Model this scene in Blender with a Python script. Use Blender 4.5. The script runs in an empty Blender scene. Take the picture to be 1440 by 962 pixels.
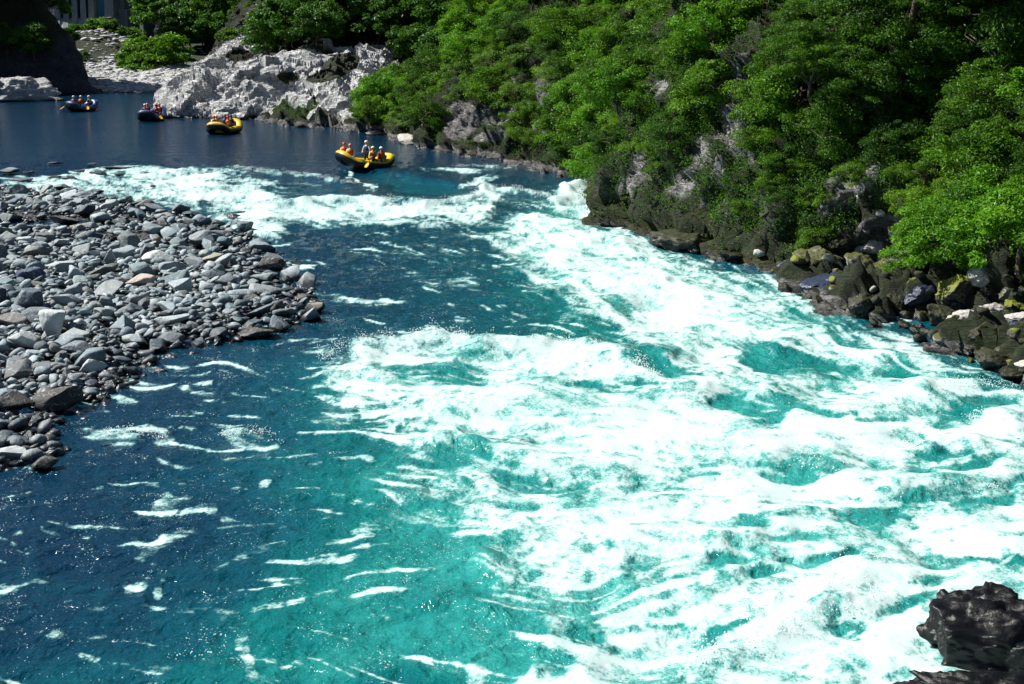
import bpy, bmesh, math, random
import numpy as np
from mathutils import Vector, Matrix, Euler

random.seed(7)
RNG = np.random.default_rng(11)
scene = bpy.context.scene
COL = scene.collection
R = math.radians

# ------------------------------------------------------------------ camera
# survey of the place: pixel positions (1440 x 962 frame) are turned into
# points on the water plane, everything is then built at that real place
FPX, CH = 2200.0, 11.0
PITCH = math.atan((481 + 20) / FPX)
CP, SP = math.cos(PITCH), math.sin(PITCH)

def ground(u, v, z=0.0):
    u = np.asarray(u, float); v = np.asarray(v, float)
    xc = (u - 720) / FPX; yc = -(v - 481) / FPX
    dy = CP + yc * SP; dz = -SP + yc * CP
    t = (z - CH) / dz
    return xc * t, dy * t

def proj(x, y, z):
    dep = y * CP - (z - CH) * SP
    up = y * SP + (z - CH) * CP
    return 720 + FPX * x / dep, 481 - FPX * up / dep, dep

def G(u, v, z=0.0):
    x, y = ground(u, v, z)
    return float(x), float(y)

cam_d = bpy.data.cameras.new("camera")
cam = bpy.data.objects.new("camera", cam_d); COL.objects.link(cam)
cam.location = (0, 0, CH); cam.rotation_euler = (math.pi / 2 - PITCH, 0, 0)
cam_d.sensor_width = 36; cam_d.lens = 36 * FPX / 1440
cam_d.clip_start = 0.5; cam_d.clip_end = 3000
scene.camera = cam

# ------------------------------------------------------------------ light
SUN_EL, SUN_AZ = 47.0, -78.0          # azimuth from +Y, negative = left
sv = Vector((math.sin(R(SUN_AZ)) * math.cos(R(SUN_EL)), math.cos(R(SUN_AZ)) * math.cos(R(SUN_EL)), math.sin(R(SUN_EL))))
sd = bpy.data.lights.new("sun", 'SUN'); sd.energy = 5.0; sd.angle = R(0.5); sd.color = (1.0, 0.96, 0.88)
so = bpy.data.objects.new("sun", sd); COL.objects.link(so)
so.rotation_euler = sv.to_track_quat('Z', 'Y').to_euler()
so.location = (-40, 60, 80)
world = bpy.data.worlds.new("World"); scene.world = world; world.use_nodes = True
wn = world.node_tree.nodes; wl = world.node_tree.links
sky = wn.new('ShaderNodeTexSky'); sky.sky_type = 'NISHITA'; sky.sun_disc = False; sky.air_density = 0.7; sky.dust_density = 0.3
sky.sun_elevation = R(SUN_EL); sky.sun_rotation = R(SUN_AZ)
wl.new(sky.outputs[0], wn['Background'].inputs[0]); wn['Background'].inputs[1].default_value = 0.05
vs = scene.view_settings
vs.view_transform = 'Standard'; vs.look = 'None'; vs.gamma = 1; vs.exposure = 0.8
scene.display_settings.display_device = 'sRGB'
cy = scene.cycles
cy.max_bounces = 5; cy.diffuse_bounces = 2; cy.glossy_bounces = 3; cy.transmission_bounces = 3
cy.caustics_reflective = False; cy.caustics_refractive = False

# ------------------------------------------------------------------ noise
_p = np.random.default_rng(3).permutation(256).astype(np.int32)
PERM = np.concatenate([_p, _p, _p])
_ga = np.random.default_rng(5).uniform(0, 2 * np.pi, 256)
G2X, G2Y = np.cos(_ga).astype(np.float32), np.sin(_ga).astype(np.float32)
_g3 = np.random.default_rng(6).normal(size=(256, 3)); _g3 /= np.linalg.norm(_g3, axis=1)[:, None]
G3 = _g3.astype(np.float32)

def n2(x, y, seed=0):
    x = np.asarray(x, np.float64) + seed * 17.13; y = np.asarray(y, np.float64) + seed * 9.71
    xi = np.floor(x).astype(np.int64); yi = np.floor(y).astype(np.int64)
    fx = (x - xi).astype(np.float32); fy = (y - yi).astype(np.float32)
    xi &= 255; yi &= 255
    u = fx * fx * fx * (fx * (fx * 6 - 15) + 10); v = fy * fy * fy * (fy * (fy * 6 - 15) + 10)
    a = PERM[xi] + yi; b = PERM[xi + 1] + yi
    def g(h, dx, dy):
        return G2X[h] * dx + G2Y[h] * dy
    n00 = g(PERM[a], fx, fy); n10 = g(PERM[b], fx - 1, fy)
    n01 = g(PERM[a + 1], fx, fy - 1); n11 = g(PERM[b + 1], fx - 1, fy - 1)
    l0 = n00 + u * (n10 - n00); l1 = n01 + u * (n11 - n01)
    return (l0 + v * (l1 - l0)) * 1.45

def n3(x, y, z, seed=0):
    x = np.asarray(x, np.float64) + seed * 17.13; y = np.asarray(y, np.float64) + seed * 9.71; z = np.asarray(z, np.float64) + seed * 5.37
    xi = np.floor(x).astype(np.int64); yi = np.floor(y).astype(np.int64); zi = np.floor(z).astype(np.int64)
    fx = (x - xi).astype(np.float32); fy = (y - yi).astype(np.float32); fz = (z - zi).astype(np.float32)
    xi &= 255; yi &= 255; zi &= 255
    s = lambda t: t * t * t * (t * (t * 6 - 15) + 10)
    u, v, w = s(fx), s(fy), s(fz)
    out = 0
    for dx in (0, 1):
        for dy in (0, 1):
            for dz in (0, 1):
                h = PERM[PERM[PERM[xi + dx] + yi + dy] + zi + dz]
                g = G3[h]
                d = g[..., 0] * (fx - dx) + g[..., 1] * (fy - dy) + g[..., 2] * (fz - dz)
                out = out + d * (u if dx else 1 - u) * (v if dy else 1 - v) * (w if dz else 1 - w)
    return out * 1.5

def fbm2(x, y, o=4, seed=0, g=0.5):
    a, s, t = 1.0, 0, 0
    for i in range(o):
        s = s + a * n2(x * 2 ** i, y * 2 ** i, seed + i); t += a; a *= g
    return s / t

def fbm3(x, y, z, o=4, seed=0, g=0.5):
    a, s, t = 1.0, 0, 0
    for i in range(o):
        s = s + a * n3(x * 2 ** i, y * 2 ** i, z * 2 ** i, seed + i); t += a; a *= g
    return s / t

_HR = np.random.default_rng(12).random((4096, 7)).astype(np.float32)
def facet3(x, y, z, seed=0, tilt=1.0):
    """fractured-rock height: every cell is its own tilted plane"""
    x = np.asarray(x) + seed * 3.7; y = np.asarray(y) + seed * 1.9; z = np.asarray(z) + seed * 2.3
    xi = np.floor(x).astype(np.int64); yi = np.floor(y).astype(np.int64); zi = np.floor(z).astype(np.int64)
    best = np.full(x.shape, 1e9, np.float32); out = np.zeros(x.shape, np.float32)
    for dx in (-1, 0, 1):
        for dy in (-1, 0, 1):
            for dz in (-1, 0, 1):
                cx, cy_, cz = xi + dx, yi + dy, zi + dz
                h = ((cx * 73856093) ^ (cy_ * 19349663) ^ (cz * 83492791)) & 4095
                r = _HR[h]
                ex, ey, ez = x - cx - r[..., 0], y - cy_ - r[..., 1], z - cz - r[..., 2]
                d = ex * ex + ey * ey + ez * ez
                m = d < best
                best = np.where(m, d, best)
                out = np.where(m, (r[..., 3] - .5) * .9 + tilt * (ex * (r[..., 4] - .5) + ey * (r[..., 5] - .5) + ez * (r[..., 6] - .5)) * 1.6, out)
    return out

def sst(a, b, x):
    t = np.clip((x - a) / (b - a), 0, 1)
    return t * t * (3 - 2 * t)

# ------------------------------------------------------------------ objects
def tag(o, label=None, cat=None, group=None, kind=None):
    if label: o['label'] = label
    if cat: o['category'] = cat
    if group: o['group'] = group
    if kind: o['kind'] = kind
    return o

def empty(name, loc=(0, 0, 0), rz=0.0, sc=1.0):
    o = bpy.data.objects.new(name, None); COL.objects.link(o)
    o.empty_display_size = 0.2
    o.location = loc; o.rotation_euler = (0, 0, rz); o.scale = (sc, sc, sc)
    return o

def link(name, me, parent=None):
    o = bpy.data.objects.new(name, me); COL.objects.link(o)
    if parent: o.parent = parent
    return o

def mesh_np(name, verts, faces, mat=None, attrs=None, smooth=True):
    """faces: (n,k) array of one polygon size"""
    verts = np.asarray(verts, np.float32); faces = np.asarray(faces, np.int32)
    me = bpy.data.meshes.new(name)
    n, k = faces.shape
    me.vertices.add(len(verts)); me.vertices.foreach_set('co', verts.ravel())
    me.loops.add(n * k); me.loops.foreach_set('vertex_index', faces.ravel())
    me.polygons.add(n); me.polygons.foreach_set('loop_start', np.arange(0, n * k, k, dtype=np.int32))
    me.update(calc_edges=True)
    me.polygons.foreach_set('use_smooth', np.full(n, smooth, bool))
    if attrs:
        for an, av in attrs.items():
            a = me.attributes.new(an, 'FLOAT', 'POINT')
            a.data.foreach_set('value', np.asarray(av, np.float32).ravel())
    if mat: me.materials.append(mat)
    me.validate()
    return me

def grid_faces(nr, nc):
    i = np.arange(nr * nc).reshape(nr, nc)
    return np.stack([i[:-1, :-1], i[:-1, 1:], i[1:, 1:], i[1:, :-1]], -1).reshape(-1, 4)

def bm_mesh(name, bm, mat=None, smooth=False):
    me = bpy.data.meshes.new(name); bm.to_mesh(me); bm.free()
    if mat:
        for m in (mat if isinstance(mat, (list, tuple)) else [mat]): me.materials.append(m)
    me.polygons.foreach_set('use_smooth', [smooth] * len(me.polygons))
    return me

def tube(bm, pts, rad, n=8, cap=True, mi=0):
    pts = [Vector(p) for p in pts]
    if not isinstance(rad, (list, tuple)): rad = [rad] * len(pts)
    rings = []
    ref = Vector((0.31, 0.17, 0.93))
    for i, p in enumerate(pts):
        d = (pts[min(i + 1, len(pts) - 1)] - pts[max(i - 1, 0)]).normalized()
        a = d.cross(ref)
        if a.length < 1e-3: a = d.cross(Vector((1, 0, 0)))
        a.normalize(); b = d.cross(a)
        rings.append([bm.verts.new(p + (a * math.cos(2 * math.pi * k / n) + b * math.sin(2 * math.pi * k / n)) * rad[i]) for k in range(n)])
    for r0, r1 in zip(rings, rings[1:]):
        for k in range(n):
            f = bm.faces.new((r0[k], r0[(k + 1) % n], r1[(k + 1) % n], r1[k])); f.material_index = mi
    if cap:
        for r in (rings[0], rings[-1]):
            try:
                f = bm.faces.new(r); f.material_index = mi
            except ValueError: pass
    return rings

# ------------------------------------------------------------------ materials
class NT:
    def __init__(s, name):
        s.m = bpy.data.materials.new(name); s.m.use_nodes = True
        s.t = s.m.node_tree; s.n = s.t.nodes; s.l = s.t.links
        s.b = s.n['Principled BSDF']; s.out = s.n['Material Output']
    def new(s, t, **kw):
        n = s.n.new(t)
        for k, v in kw.items():
            if k.startswith('_'): setattr(n, k[1:], v)
            else: n.inputs[k.replace('__', ' ')].default_value = v
        return n
    def attr(s, name):
        n = s.n.new('ShaderNodeAttribute'); n.attribute_name = name; return n.outputs['Fac']
    def math(s, op, a, b=0.0, c=0.0, clamp=False):
        n = s.n.new('ShaderNodeMath'); n.operation = op; n.use_clamp = clamp
        for i, x in enumerate((a, b, c)):
            if isinstance(x, (int, float)): n.inputs[i].default_value = x
            else: s.l.new(x, n.inputs[i])
        return n.outputs[0]
    def mix(s, f, a, b, blend='MIX'):
        n = s.n.new('ShaderNodeMix'); n.data_type = 'RGBA'; n.blend_type = blend
        for idx, x in ((0, f), (6, a), (7, b)):
            if isinstance(x, (int, float)): n.inputs[idx].default_value = x
            elif isinstance(x, tuple): n.inputs[idx].default_value = (*x[:3], 1)
            else: s.l.new(x, n.inputs[idx])
        return n.outputs[2]
    def noise(s, scale, detail=4, rough=0.5, vec=None, dist=0.0):
        n = s.n.new('ShaderNodeTexNoise'); n.inputs['Scale'].default_value = scale
        n.inputs['Detail'].default_value = detail; n.inputs['Roughness'].default_value = rough
        n.inputs['Distortion'].default_value = dist
        if vec is not None: s.l.new(vec, n.inputs['Vector'])
        return n.outputs['Fac']
    def ramp(s, f, stops):
        n = s.n.new('ShaderNodeValToRGB'); el = n.color_ramp.elements
        while len(el) < len(stops): el.new(0.5)
        for e, (p, c) in zip(el, stops):
            e.position = p; e.color = (*c, 1) if isinstance(c, tuple) else (c, c, c, 1)
        s.l.new(f, n.inputs[0]); return n.outputs[0]
    def coords(s, scale=None, which='Object'):
        tc = s.n.new('ShaderNodeTexCoord'); o = tc.outputs[which]
        if scale:
            mp = s.n.new('ShaderNodeMapping'); mp.inputs['Scale'].default_value = scale
            s.l.new(o, mp.inputs[0]); o = mp.outputs[0]
        return o
    def pos(s):
        return s.n.new('ShaderNodeNewGeometry').outputs['Position']
    def sep(s, v):
        n = s.n.new('ShaderNodeSeparateXYZ'); s.l.new(v, n.inputs[0]); return n.outputs
    def rand(s):
        return s.n.new('ShaderNodeObjectInfo').outputs['Random']
    def bump(s, h, strength=0.5, dist=0.1, normal=None):
        n = s.n.new('ShaderNodeBump'); 
        if isinstance(strength, (int, float)): n.inputs['Strength'].default_value = strength
        else: s.l.new(strength, n.inputs['Strength'])
        n.inputs['Distance'].default_value = dist
        s.l.new(h, n.inputs['Height'])
        if normal is not None: s.l.new(normal, n.inputs['Normal'])
        return n.outputs[0]
    def set(s, **kw):
        for k, v in kw.items():
            k = k.replace('_', ' ')
            if isinstance(v, (int, float)): s.b.inputs[k].default_value = v
            elif isinstance(v, tuple): s.b.inputs[k].default_value = (*v[:3], 1)
            else: s.l.new(v, s.b.inputs[k])
        return s.m

def plain(name, c, rough=0.5, **kw):
    t = NT(name)
    nz = t.noise(9, 3, vec=t.coords())
    col = t.mix(t.math('MULTIPLY', nz, 0.5), tuple(c), tuple(x * 0.65 for x in c))
    return t.set(Base_Color=col, Roughness=rough, **kw)
# ================================================================== WATER
du = 1.45
u_core = np.arange(-230, 1671, du)
uL = -230 - np.cumsum(1.6 * 1.09 ** np.arange(1, 60)); uL = uL[uL > -6000][::-1]
uR = 1670 + np.cumsum(1.6 * 1.09 ** np.arange(1, 60)); uR = uR[uR < 7000]
UU = np.concatenate([uL, u_core, uR])
v_core = np.arange(112, 1121, du)
vN = 1120 + np.cumsum(2 * 1.08 ** np.arange(1, 60)); vN = vN[vN < 5200]
VF = np.array([40, 55, 68, 80, 90, 98, 105, 109.])
VV = np.concatenate([VF, v_core, vN])
U, V = np.meshgrid(UU, VV)
WX, WY = ground(U, V, 0)
DEP = WY * CP + CH * SP
S = FPX / DEP                    # px per metre across
FS = CH / np.maximum(WY, 1)      # foreshortening of depth

def gp(pts):
    return [G(u, v) for u, v in pts]

def pdist(pts, X, Y):
    """signed distance (m) to a world polyline and fraction along it; + is towards the camera side"""
    best = np.full(X.shape, 1e9, np.float32); sgn = np.ones(X.shape, np.float32); fr = np.zeros(X.shape, np.float32)
    L = [math.dist(a, b) for a, b in zip(pts, pts[1:])]; tot = sum(L); acc = 0
    for (a, b, l) in zip(pts, pts[1:], L):
        dx, dy = (b[0] - a[0]) / l, (b[1] - a[1]) / l
        t = np.clip((X - a[0]) * dx + (Y - a[1]) * dy, 0, l)
        ex = X - a[0] - dx * t; ey = Y - a[1] - dy * t
        d = np.hypot(ex, ey); m = d < best
        best = np.where(m, d, best); cr = dx * ey - dy * ex
        sgn = np.where(m, -np.sign(cr), sgn); fr = np.where(m, (acc + t) / tot, fr)
        acc += l
    return best, sgn, fr

def inpoly(pts, X, Y, soft):
    """0..1 inside a pixel polygon with a soft edge (px)"""
    ins = np.zeros(X.shape, bool); best = np.full(X.shape, 1e9, np.float32)
    n = len(pts)
    for i in range(n):
        (x0, y0), (x1, y1) = pts[i], pts[(i + 1) % n]
        c = (y0 > Y) != (y1 > Y)
        if y1 != y0: ins ^= c & (X < (x1 - x0) * (Y - y0) / (y1 - y0) + x0)
        dx, dy = x1 - x0, y1 - y0; l2 = dx * dx + dy * dy
        t = np.clip(((X - x0) * dx + (Y - y0) * dy) / l2, 0, 1)
        best = np.minimum(best, np.hypot(X - x0 - dx * t, (Y - y0 - dy * t) * 1.8))
    sdv = np.where(ins, best, -best)
    return sst(-soft, soft, sdv)

# domain warp
w1 = fbm2(WX / 2.2, WY / 3.2, 3, 1); w2 = fbm2(WX / 2.2, WY / 3.2, 3, 21)
XU = U + w1 * 1.1 * S; XV = V + w2 * 2.2 * S * FS
XX = WX + w1 * 0.45; XY = WY + w2 * 0.8

dens = np.full(U.shape, 0.05, np.float32)
aer_refl = np.zeros(U.shape, np.float32)

def add(w, val):
    global dens
    dens = 1 - (1 - dens) * (1 - val * w)
def ellw(cu, cv, ru, rv, ang=0):
    a = R(ang); c, s_ = math.cos(a), math.sin(a)
    dx, dy = XU - cu, XV - cv
    q = np.sqrt(((dx * c + dy * s_) / ru) ** 2 + ((-dx * s_ + dy * c) / rv) ** 2)
    return 1 - sst(0.55, 1.3, q)

# --- main white water body
main = [(690, 322), (735, 292), (790, 280), (832, 258), (866, 258), (860, 322), (920, 350), (1000, 372), (1100, 398), (1190, 448), (1290, 488), (1370, 524),
        (1700, 640), (1900, 1500), (560, 1500), (640, 1010), (740, 900), (700, 840), (700, 780), (640, 735), (560, 690), (580, 645), (560, 610), (500, 585), (455, 545), (470, 508),
        (540, 488), (640, 486), (740, 494), (820, 497), (880, 512), (900, 520), (850, 470), (790, 425), (735, 385), (700, 355)]
MAINM = inpoly(main, XU, XV, 60)
add(inpoly(main, XU, XV, 34 + 22 * sst(450, 700, V) * sst(900, 700, U)), 0.78)
# extra-dense cores
for e in [(850, 300, 60, 30, 30, .7), (800, 355, 70, 32, 25, .6), (900, 400, 90, 35, 30, .7), (980, 440, 110, 28, 15, .6), (1000, 480, 90, 22, 10, .4),
          (840, 520, 110, 22, 5, .5), (560, 505, 80, 16, -8, .6), (540, 545, 70, 22, 10, .55), (800, 590, 180, 28, 0, .85), (1000, 610, 160, 36, 0, .9),
          (1250, 565, 110, 18, -12, .6), (1400, 600, 60, 26, 10, .7), (900, 640, 200, 32, 0, .6), (1180, 620, 170, 22, 5, .6), (1180, 690, 190, 20, -8, .5),
          (860, 720, 160, 40, 0, .75), (960, 760, 120, 30, -15, .6), (1300, 820, 130, 45, -10, .7), (1180, 920, 160, 40, -10, .9), (1350, 770, 120, 22, -10, .6),
          (800, 800, 100, 20, 0, .4), (860, 950, 110, 25, 0, .5), (1250, 760, 80, 15, -10, .5), (700, 560, 120, 18, 2, .6), (1400, 560, 60, 12, 5, .4)]:
    add(ellw(*e[:5]), e[5])
# --- far rapid across the left, above the cobble bar
far = [(-300, 262), (0, 262), (90, 246), (180, 232), (250, 236), (330, 236), (420, 268), (520, 284), (610, 288), (655, 282), (690, 296), (690, 318),
       (600, 322), (500, 318), (420, 318), (395, 340), (350, 330), (300, 300), (200, 285), (100, 268), (0, 275), (-300, 285)]
add(inpoly(far, XU, XV, 9), 0.66)
for e in [(290, 270, 110, 14, 5, .85), (420, 300, 90, 12, 0, .9), (560, 300, 110, 9, 3, .9), (250, 250, 60, 8, 0, .6), (60, 258, 80, 8, 0, .4), (370, 322, 40, 10, 10, .8), (680, 288, 30, 12, -30, .8),
          (405, 372, 45, 8, 8, .7), (330, 315, 60, 10, 10, .5)]:
    add(ellw(*e[:5]), e[5])
# --- holes: glassy water showing between the foam
holes = [(430, 272, 55, 9, 5, .75), (460, 258, 60, 9, 8, .5), (820, 312, 30, 5, 10, .3), (760, 300, 45, 7, 12, .7),
         (1107, 514, 75, 17, 15, .82), (1261, 524, 38, 11, 5, .85), (1025, 562, 26, 24, 0, .85), (925, 522, 55, 20, 25, .85), (1107, 580, 95, 14, 6, .8),
         (1373, 585, 55, 16, -10, .9), (1327, 648, 50, 12, -8, .85), (1115, 677, 55, 12, -5, .75), (1302, 714, 80, 12, -10, .7), (1236, 735, 60, 7, 5, .7),
         (1107, 747, 50, 16, 15, .8), (642, 648, 52, 26, 5, .8), (759, 681, 60, 16, 15, .6), (1018, 806, 60, 17, -12, .93), (1150, 786, 70, 8, -6, .85),
         (1080, 827, 40, 12, -15, .8), (650, 827, 60, 24, 10, .85), (625, 875, 70, 26, 10, .85), (642, 935, 90, 36, 10, .9), (1060, 894, 24, 13, -20, .8), (1014, 911, 26, 11, -10, .8),
         (1190, 877, 34, 22, 20, .6), (610, 526, 80, 13, 3, .7), (855, 549, 70, 11, 5, .65), (1180, 470, 70, 10, 20, .5), (1390, 545, 60, 10, 12, .8), (1150, 450, 60, 8, 18, .4),
         (900, 850, 90, 18, -8, .4), (860, 880, 120, 20, 0, .4), (780, 880, 60, 30, 10, .45), (850, 330, 26, 5, 20, .5), (1400, 700, 60, 12, -12, .5), (1000, 540, 40, 14, 30, .4),
         (1040, 400, 70, 6, 12, .4), (870, 440, 30, 12, 40, .4), (720, 640, 60, 12, 5, .35), (1380, 660, 50, 9, -8, .6), (1230, 600, 60, 8, 0, .4), (1420, 800, 60, 10, 0, .6),
         (1290, 850, 60, 20, -30, .55), (930, 690, 60, 10, -5, .35), (1340, 800, 50, 12, 10, .5)]
for e in holes:
    dens *= 1 - e[5] * ellw(*e[:5])
# --- scattered foam patches on the darker water
densR = dens.copy()
for e in [(500, 422, 70, 6, 3, .55), (430, 480, 50, 7, 0, .5), (440, 500, 28, 7, 0, .45), (180, 621, 62, 10, 3, .75), (352, 620, 42, 9, 12, .8), (480, 646, 40, 4, 0, .6),
          (378, 692, 14, 7, 0, .8), (240, 703, 34, 7, 0, .5), (290, 722, 40, 6, 8, .5), (225, 750, 36, 9, -10, .5), (345, 745, 50, 8, 5, .5), (5, 750, 14, 7, 0, .7), (115, 758, 18, 6, -10, .5),
          (380, 790, 60, 8, -15, .5), (215, 800, 40, 7, -30, .5), (250, 808, 40, 7, -30, .45), (215, 848, 26, 9, 20, .45), (285, 878, 45, 6, 12, .45), (340, 905, 45, 9, 30, .4), (380, 935, 60, 14, 35, .42),
          (500, 760, 60, 10, -5, .5), (560, 740, 60, 12, 0, .55), (430, 915, 30, 9, 0, .35), (640, 240, 50, 4, 3, .7), (700, 236, 30, 3, 0, .6), (675, 256, 36, 4, -15, .6), (770, 232, 20, 3, 0, .5),
          (500, 252, 26, 4, 35, .8), (190, 535, 40, 8, 20, .5), (260, 555, 40, 7, 20, .4), (610, 398, 50, 4, 3, .35), (680, 432, 60, 4, 3, .3), (540, 380, 60, 6, 3, .25), (600, 350, 80, 8, 3, .22),
          (600, 960, 60, 8, 0, .5), (670, 945, 20, 20, 0, .6), (90, 880, 60, 8, -5, .3), (30, 835, 40, 6, 0, .35), (520, 850, 50, 6, 10, .35), (470, 580, 40, 12, 20, .4), (540, 610, 30, 10, 20, .5),
          (760, 420, 24, 6, 30, .35), (1265, 452, 30, 3, 0, .7), (1400, 515, 40, 6, 20, .7), (820, 275, 24, 6, -20, .8), (150, 560, 30, 6, 10, .5),
          (660, 400, 70, 10, 10, .18), (760, 460, 50, 8, 20, .25), (700, 340, 60, 8, 15, .3), (560, 360, 120, 14, 5, .15)]:
    add(ellw(*e[:5]), e[5] * (.84 if e[0] < 620 and e[1] > 560 else 1))

# --- aeration (turquoise): spreads out from the white water, plus painted reflections
aer_refl = 0.10 + 0 * U
for e in [(900, 420, 230, 130, 30, .5), (1000, 620, 520, 190, 5, .6), (900, 850, 480, 240, 0, .75), (1250, 760, 400, 260, 0, .6), (560, 560, 160, 60, 5, .42), (560, 680, 200, 90, 5, .38),
          (480, 870, 240, 90, -10, .32), (300, 960, 420, 70, 0, .3), (430, 290, 200, 34, 3, .3), (640, 380, 180, 50, 10, .14), (640, 830, 160, 120, 0, .4), (500, 940, 260, 60, 0, .2),
          (70, 840, 90, 25, 10, .12)]:
    w = np.exp(-(((XU - e[0]) * math.cos(R(e[4])) + (XV - e[1]) * math.sin(R(e[4]))) / e[2]) ** 2 - ((-(XU - e[0]) * math.sin(R(e[4])) + (XV - e[1]) * math.cos(R(e[4]))) / e[3]) ** 2)
    aer_refl = 1 - (1 - aer_refl) * (1 - e[5] * w)
smooth_tongue = ellw(575, 258, 85, 11, 9)
aer_refl = aer_refl + (1 - sst(195, 250, V)) * (.12 * fbm2(WX / 14, WY / 5, 4, 44) + .01)  # light and dark ripple streaks of the calm pool, put into the colour
aer_refl = np.clip(aer_refl + 0.24 * smooth_tongue + fbm2(WX / 1.8, WY / 2.4, 4, 40) * 0.14 * (0.4 + aer_refl), 0, 1)  # sky reflection on the smooth tongue is painted in here

aer_refl = np.maximum(aer_refl, MAINM * (.70 + .18 * densR))
# --- flow direction (image angle, degrees, + = down to the right)
ctl = [(300, 270, 3), (560, 300, 6), (700, 300, 22), (800, 310, 36), (1000, 450, 24), (1200, 480, 20), (1100, 520, 24), (1350, 560, 12), (900, 540, 26), (600, 520, 4), (700, 400, 14),
       (500, 430, 6), (1000, 600, 2), (800, 620, 4), (600, 640, 15), (1200, 650, -4), (1300, 740, -14), (1000, 720, -10), (1000, 830, -18), (800, 760, 10), (700, 860, 12), (1200, 880, -24),
       (300, 700, 4), (200, 850, 8), (400, 800, -12), (500, 900, 22), (1110, 750, 10), (100, 300, 0), (900, 400, 34), (300, 600, 6), (900, 900, 5), (1400, 900, -10)]
num = np.zeros(U.shape); den = np.full(U.shape, 1e-9)
for cu, cv, ca in ctl:
    w = np.exp(-((U - cu) / 130) ** 2 - ((V - cv) / 80) ** 2) + 1e-6
    num += w * ca; den += w
ang = np.radians(num / den + fbm2(WX / 2.2, WY / 3, 3, 60) * 48)
FU, FV = np.cos(ang), np.sin(ang)

# --- streak texture: fine noise smeared along the flow
src = (n2(WX / .30, WY / .5, 70) + 0.8 * n2(WX / .13, WY / .24, 71) + 0.5 * n2(WX / .06, WY / .12, 72)).astype(np.float32)
sp = RNG.random(U.shape).astype(np.float32) - 0.5
src += 0.9 * sp
nr, nc = U.shape
CI, RI = np.meshgrid(np.arange(nc, dtype=np.float32), np.arange(nr, dtype=np.float32))
def samp(a, r, c):
    r = np.clip(r, 0, nr - 1.001); c = np.clip(c, 0, nc - 1.001)
    ri = r.astype(np.int32); ci = c.astype(np.int32); fr = r - ri; fc = c - ci
    k = ri * nc + ci; f = a.ravel()
    return (f[k] * (1 - fc) + f[k + 1] * fc) * (1 - fr) + (f[k + nc] * (1 - fc) + f[k + nc + 1] * fc) * fr
def lic(img, step_m, n):
    st = (step_m * S / du).astype(np.float32)
    acc = img.copy(); wt = 1.0
    for sg in (1, -1):
        r, c = RI.copy(), CI.copy()
        for i in range(n):
            fu = FU.ravel()[(np.clip(r, 0, nr - 1).astype(np.int32) * nc + np.clip(c, 0, nc - 1).astype(np.int32))]
            fv = FV.ravel()[(np.clip(r, 0, nr - 1).astype(np.int32) * nc + np.clip(c, 0, nc - 1).astype(np.int32))]
            c = c + sg * fu * st; r = r + sg * fv * st * 0.9
            k = 1 - (i + 1) / (n + 1)
            acc += samp(img, r, c) * k; wt += k
    return acc / wt
T1 = lic(lic(src, 0.016, 5), 0.07, 14)
T1 /= T1.std()
med = n2(WX / .75, WY / .9, 75) + .6 * n2(WX / .38, WY / .5, 76)
T3 = lic(med.astype(np.float32), 0.16, 12); T3 /= T3.std()
rd = 1 - np.abs(fbm2(XX / 1.3, XY / 1.6, 5, 80, .6)) * 3.0           # lacy ridges
rd2 = 1 - np.abs(fbm2(WX / .5 + w1, WY / .7 + w2, 4, 90, .62)) * 3.0
T2 = (rd + rd2) * 0.5
T2 = (T2 - T2.mean()) / T2.std()
TL = fbm2(WX / 2.4, WY / 3.5, 3, 100); TL = TL / TL.std()

# --- surface shape
rough = np.clip(0.10 + densR * .9 + (dens - densR) * .15, 0, 1)
farcalm = 1 - sst(195, 250, V)
rough *= 1 - 0.95 * farcalm
rough = rough * (1 - 0.8 * smooth_tongue)
far_f = sst(60, 20, WY) * 1.0
H = 0 * U
H += rough * 0.24 * (1 - np.abs(fbm2(XX / 4.2, XY / 4.6, 2, 110)) * 2.6)
H += rough * 0.07 * (0.5 - np.abs(fbm2(XX / 1.7, XY / 2.0, 3, 120)) * 1.8)
H += (0.012 * (1 - farcalm) + rough * 0.012) * fbm2(XX / .55, XY / .55, 3, 130) * 2.0
H += rough * 0.012 * T3 * sst(110, 60, WY)
mid = (1 - farcalm) * (0.45 + 0.55 * rough)
H += mid * (.03 + .075 * (1 - dens)) * (0.5 - np.abs(fbm2(WX / 1.3, WY / .9, 3, 140)) * 2.4)
H += (0.25 + 0.75 * rough) * sst(75, 45, WY) * 0.005 * n2(WX / .17, WY / .17, 150)
H += 0.010 * n2(WX / 2.5, WY / 1.6, 160)
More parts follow.
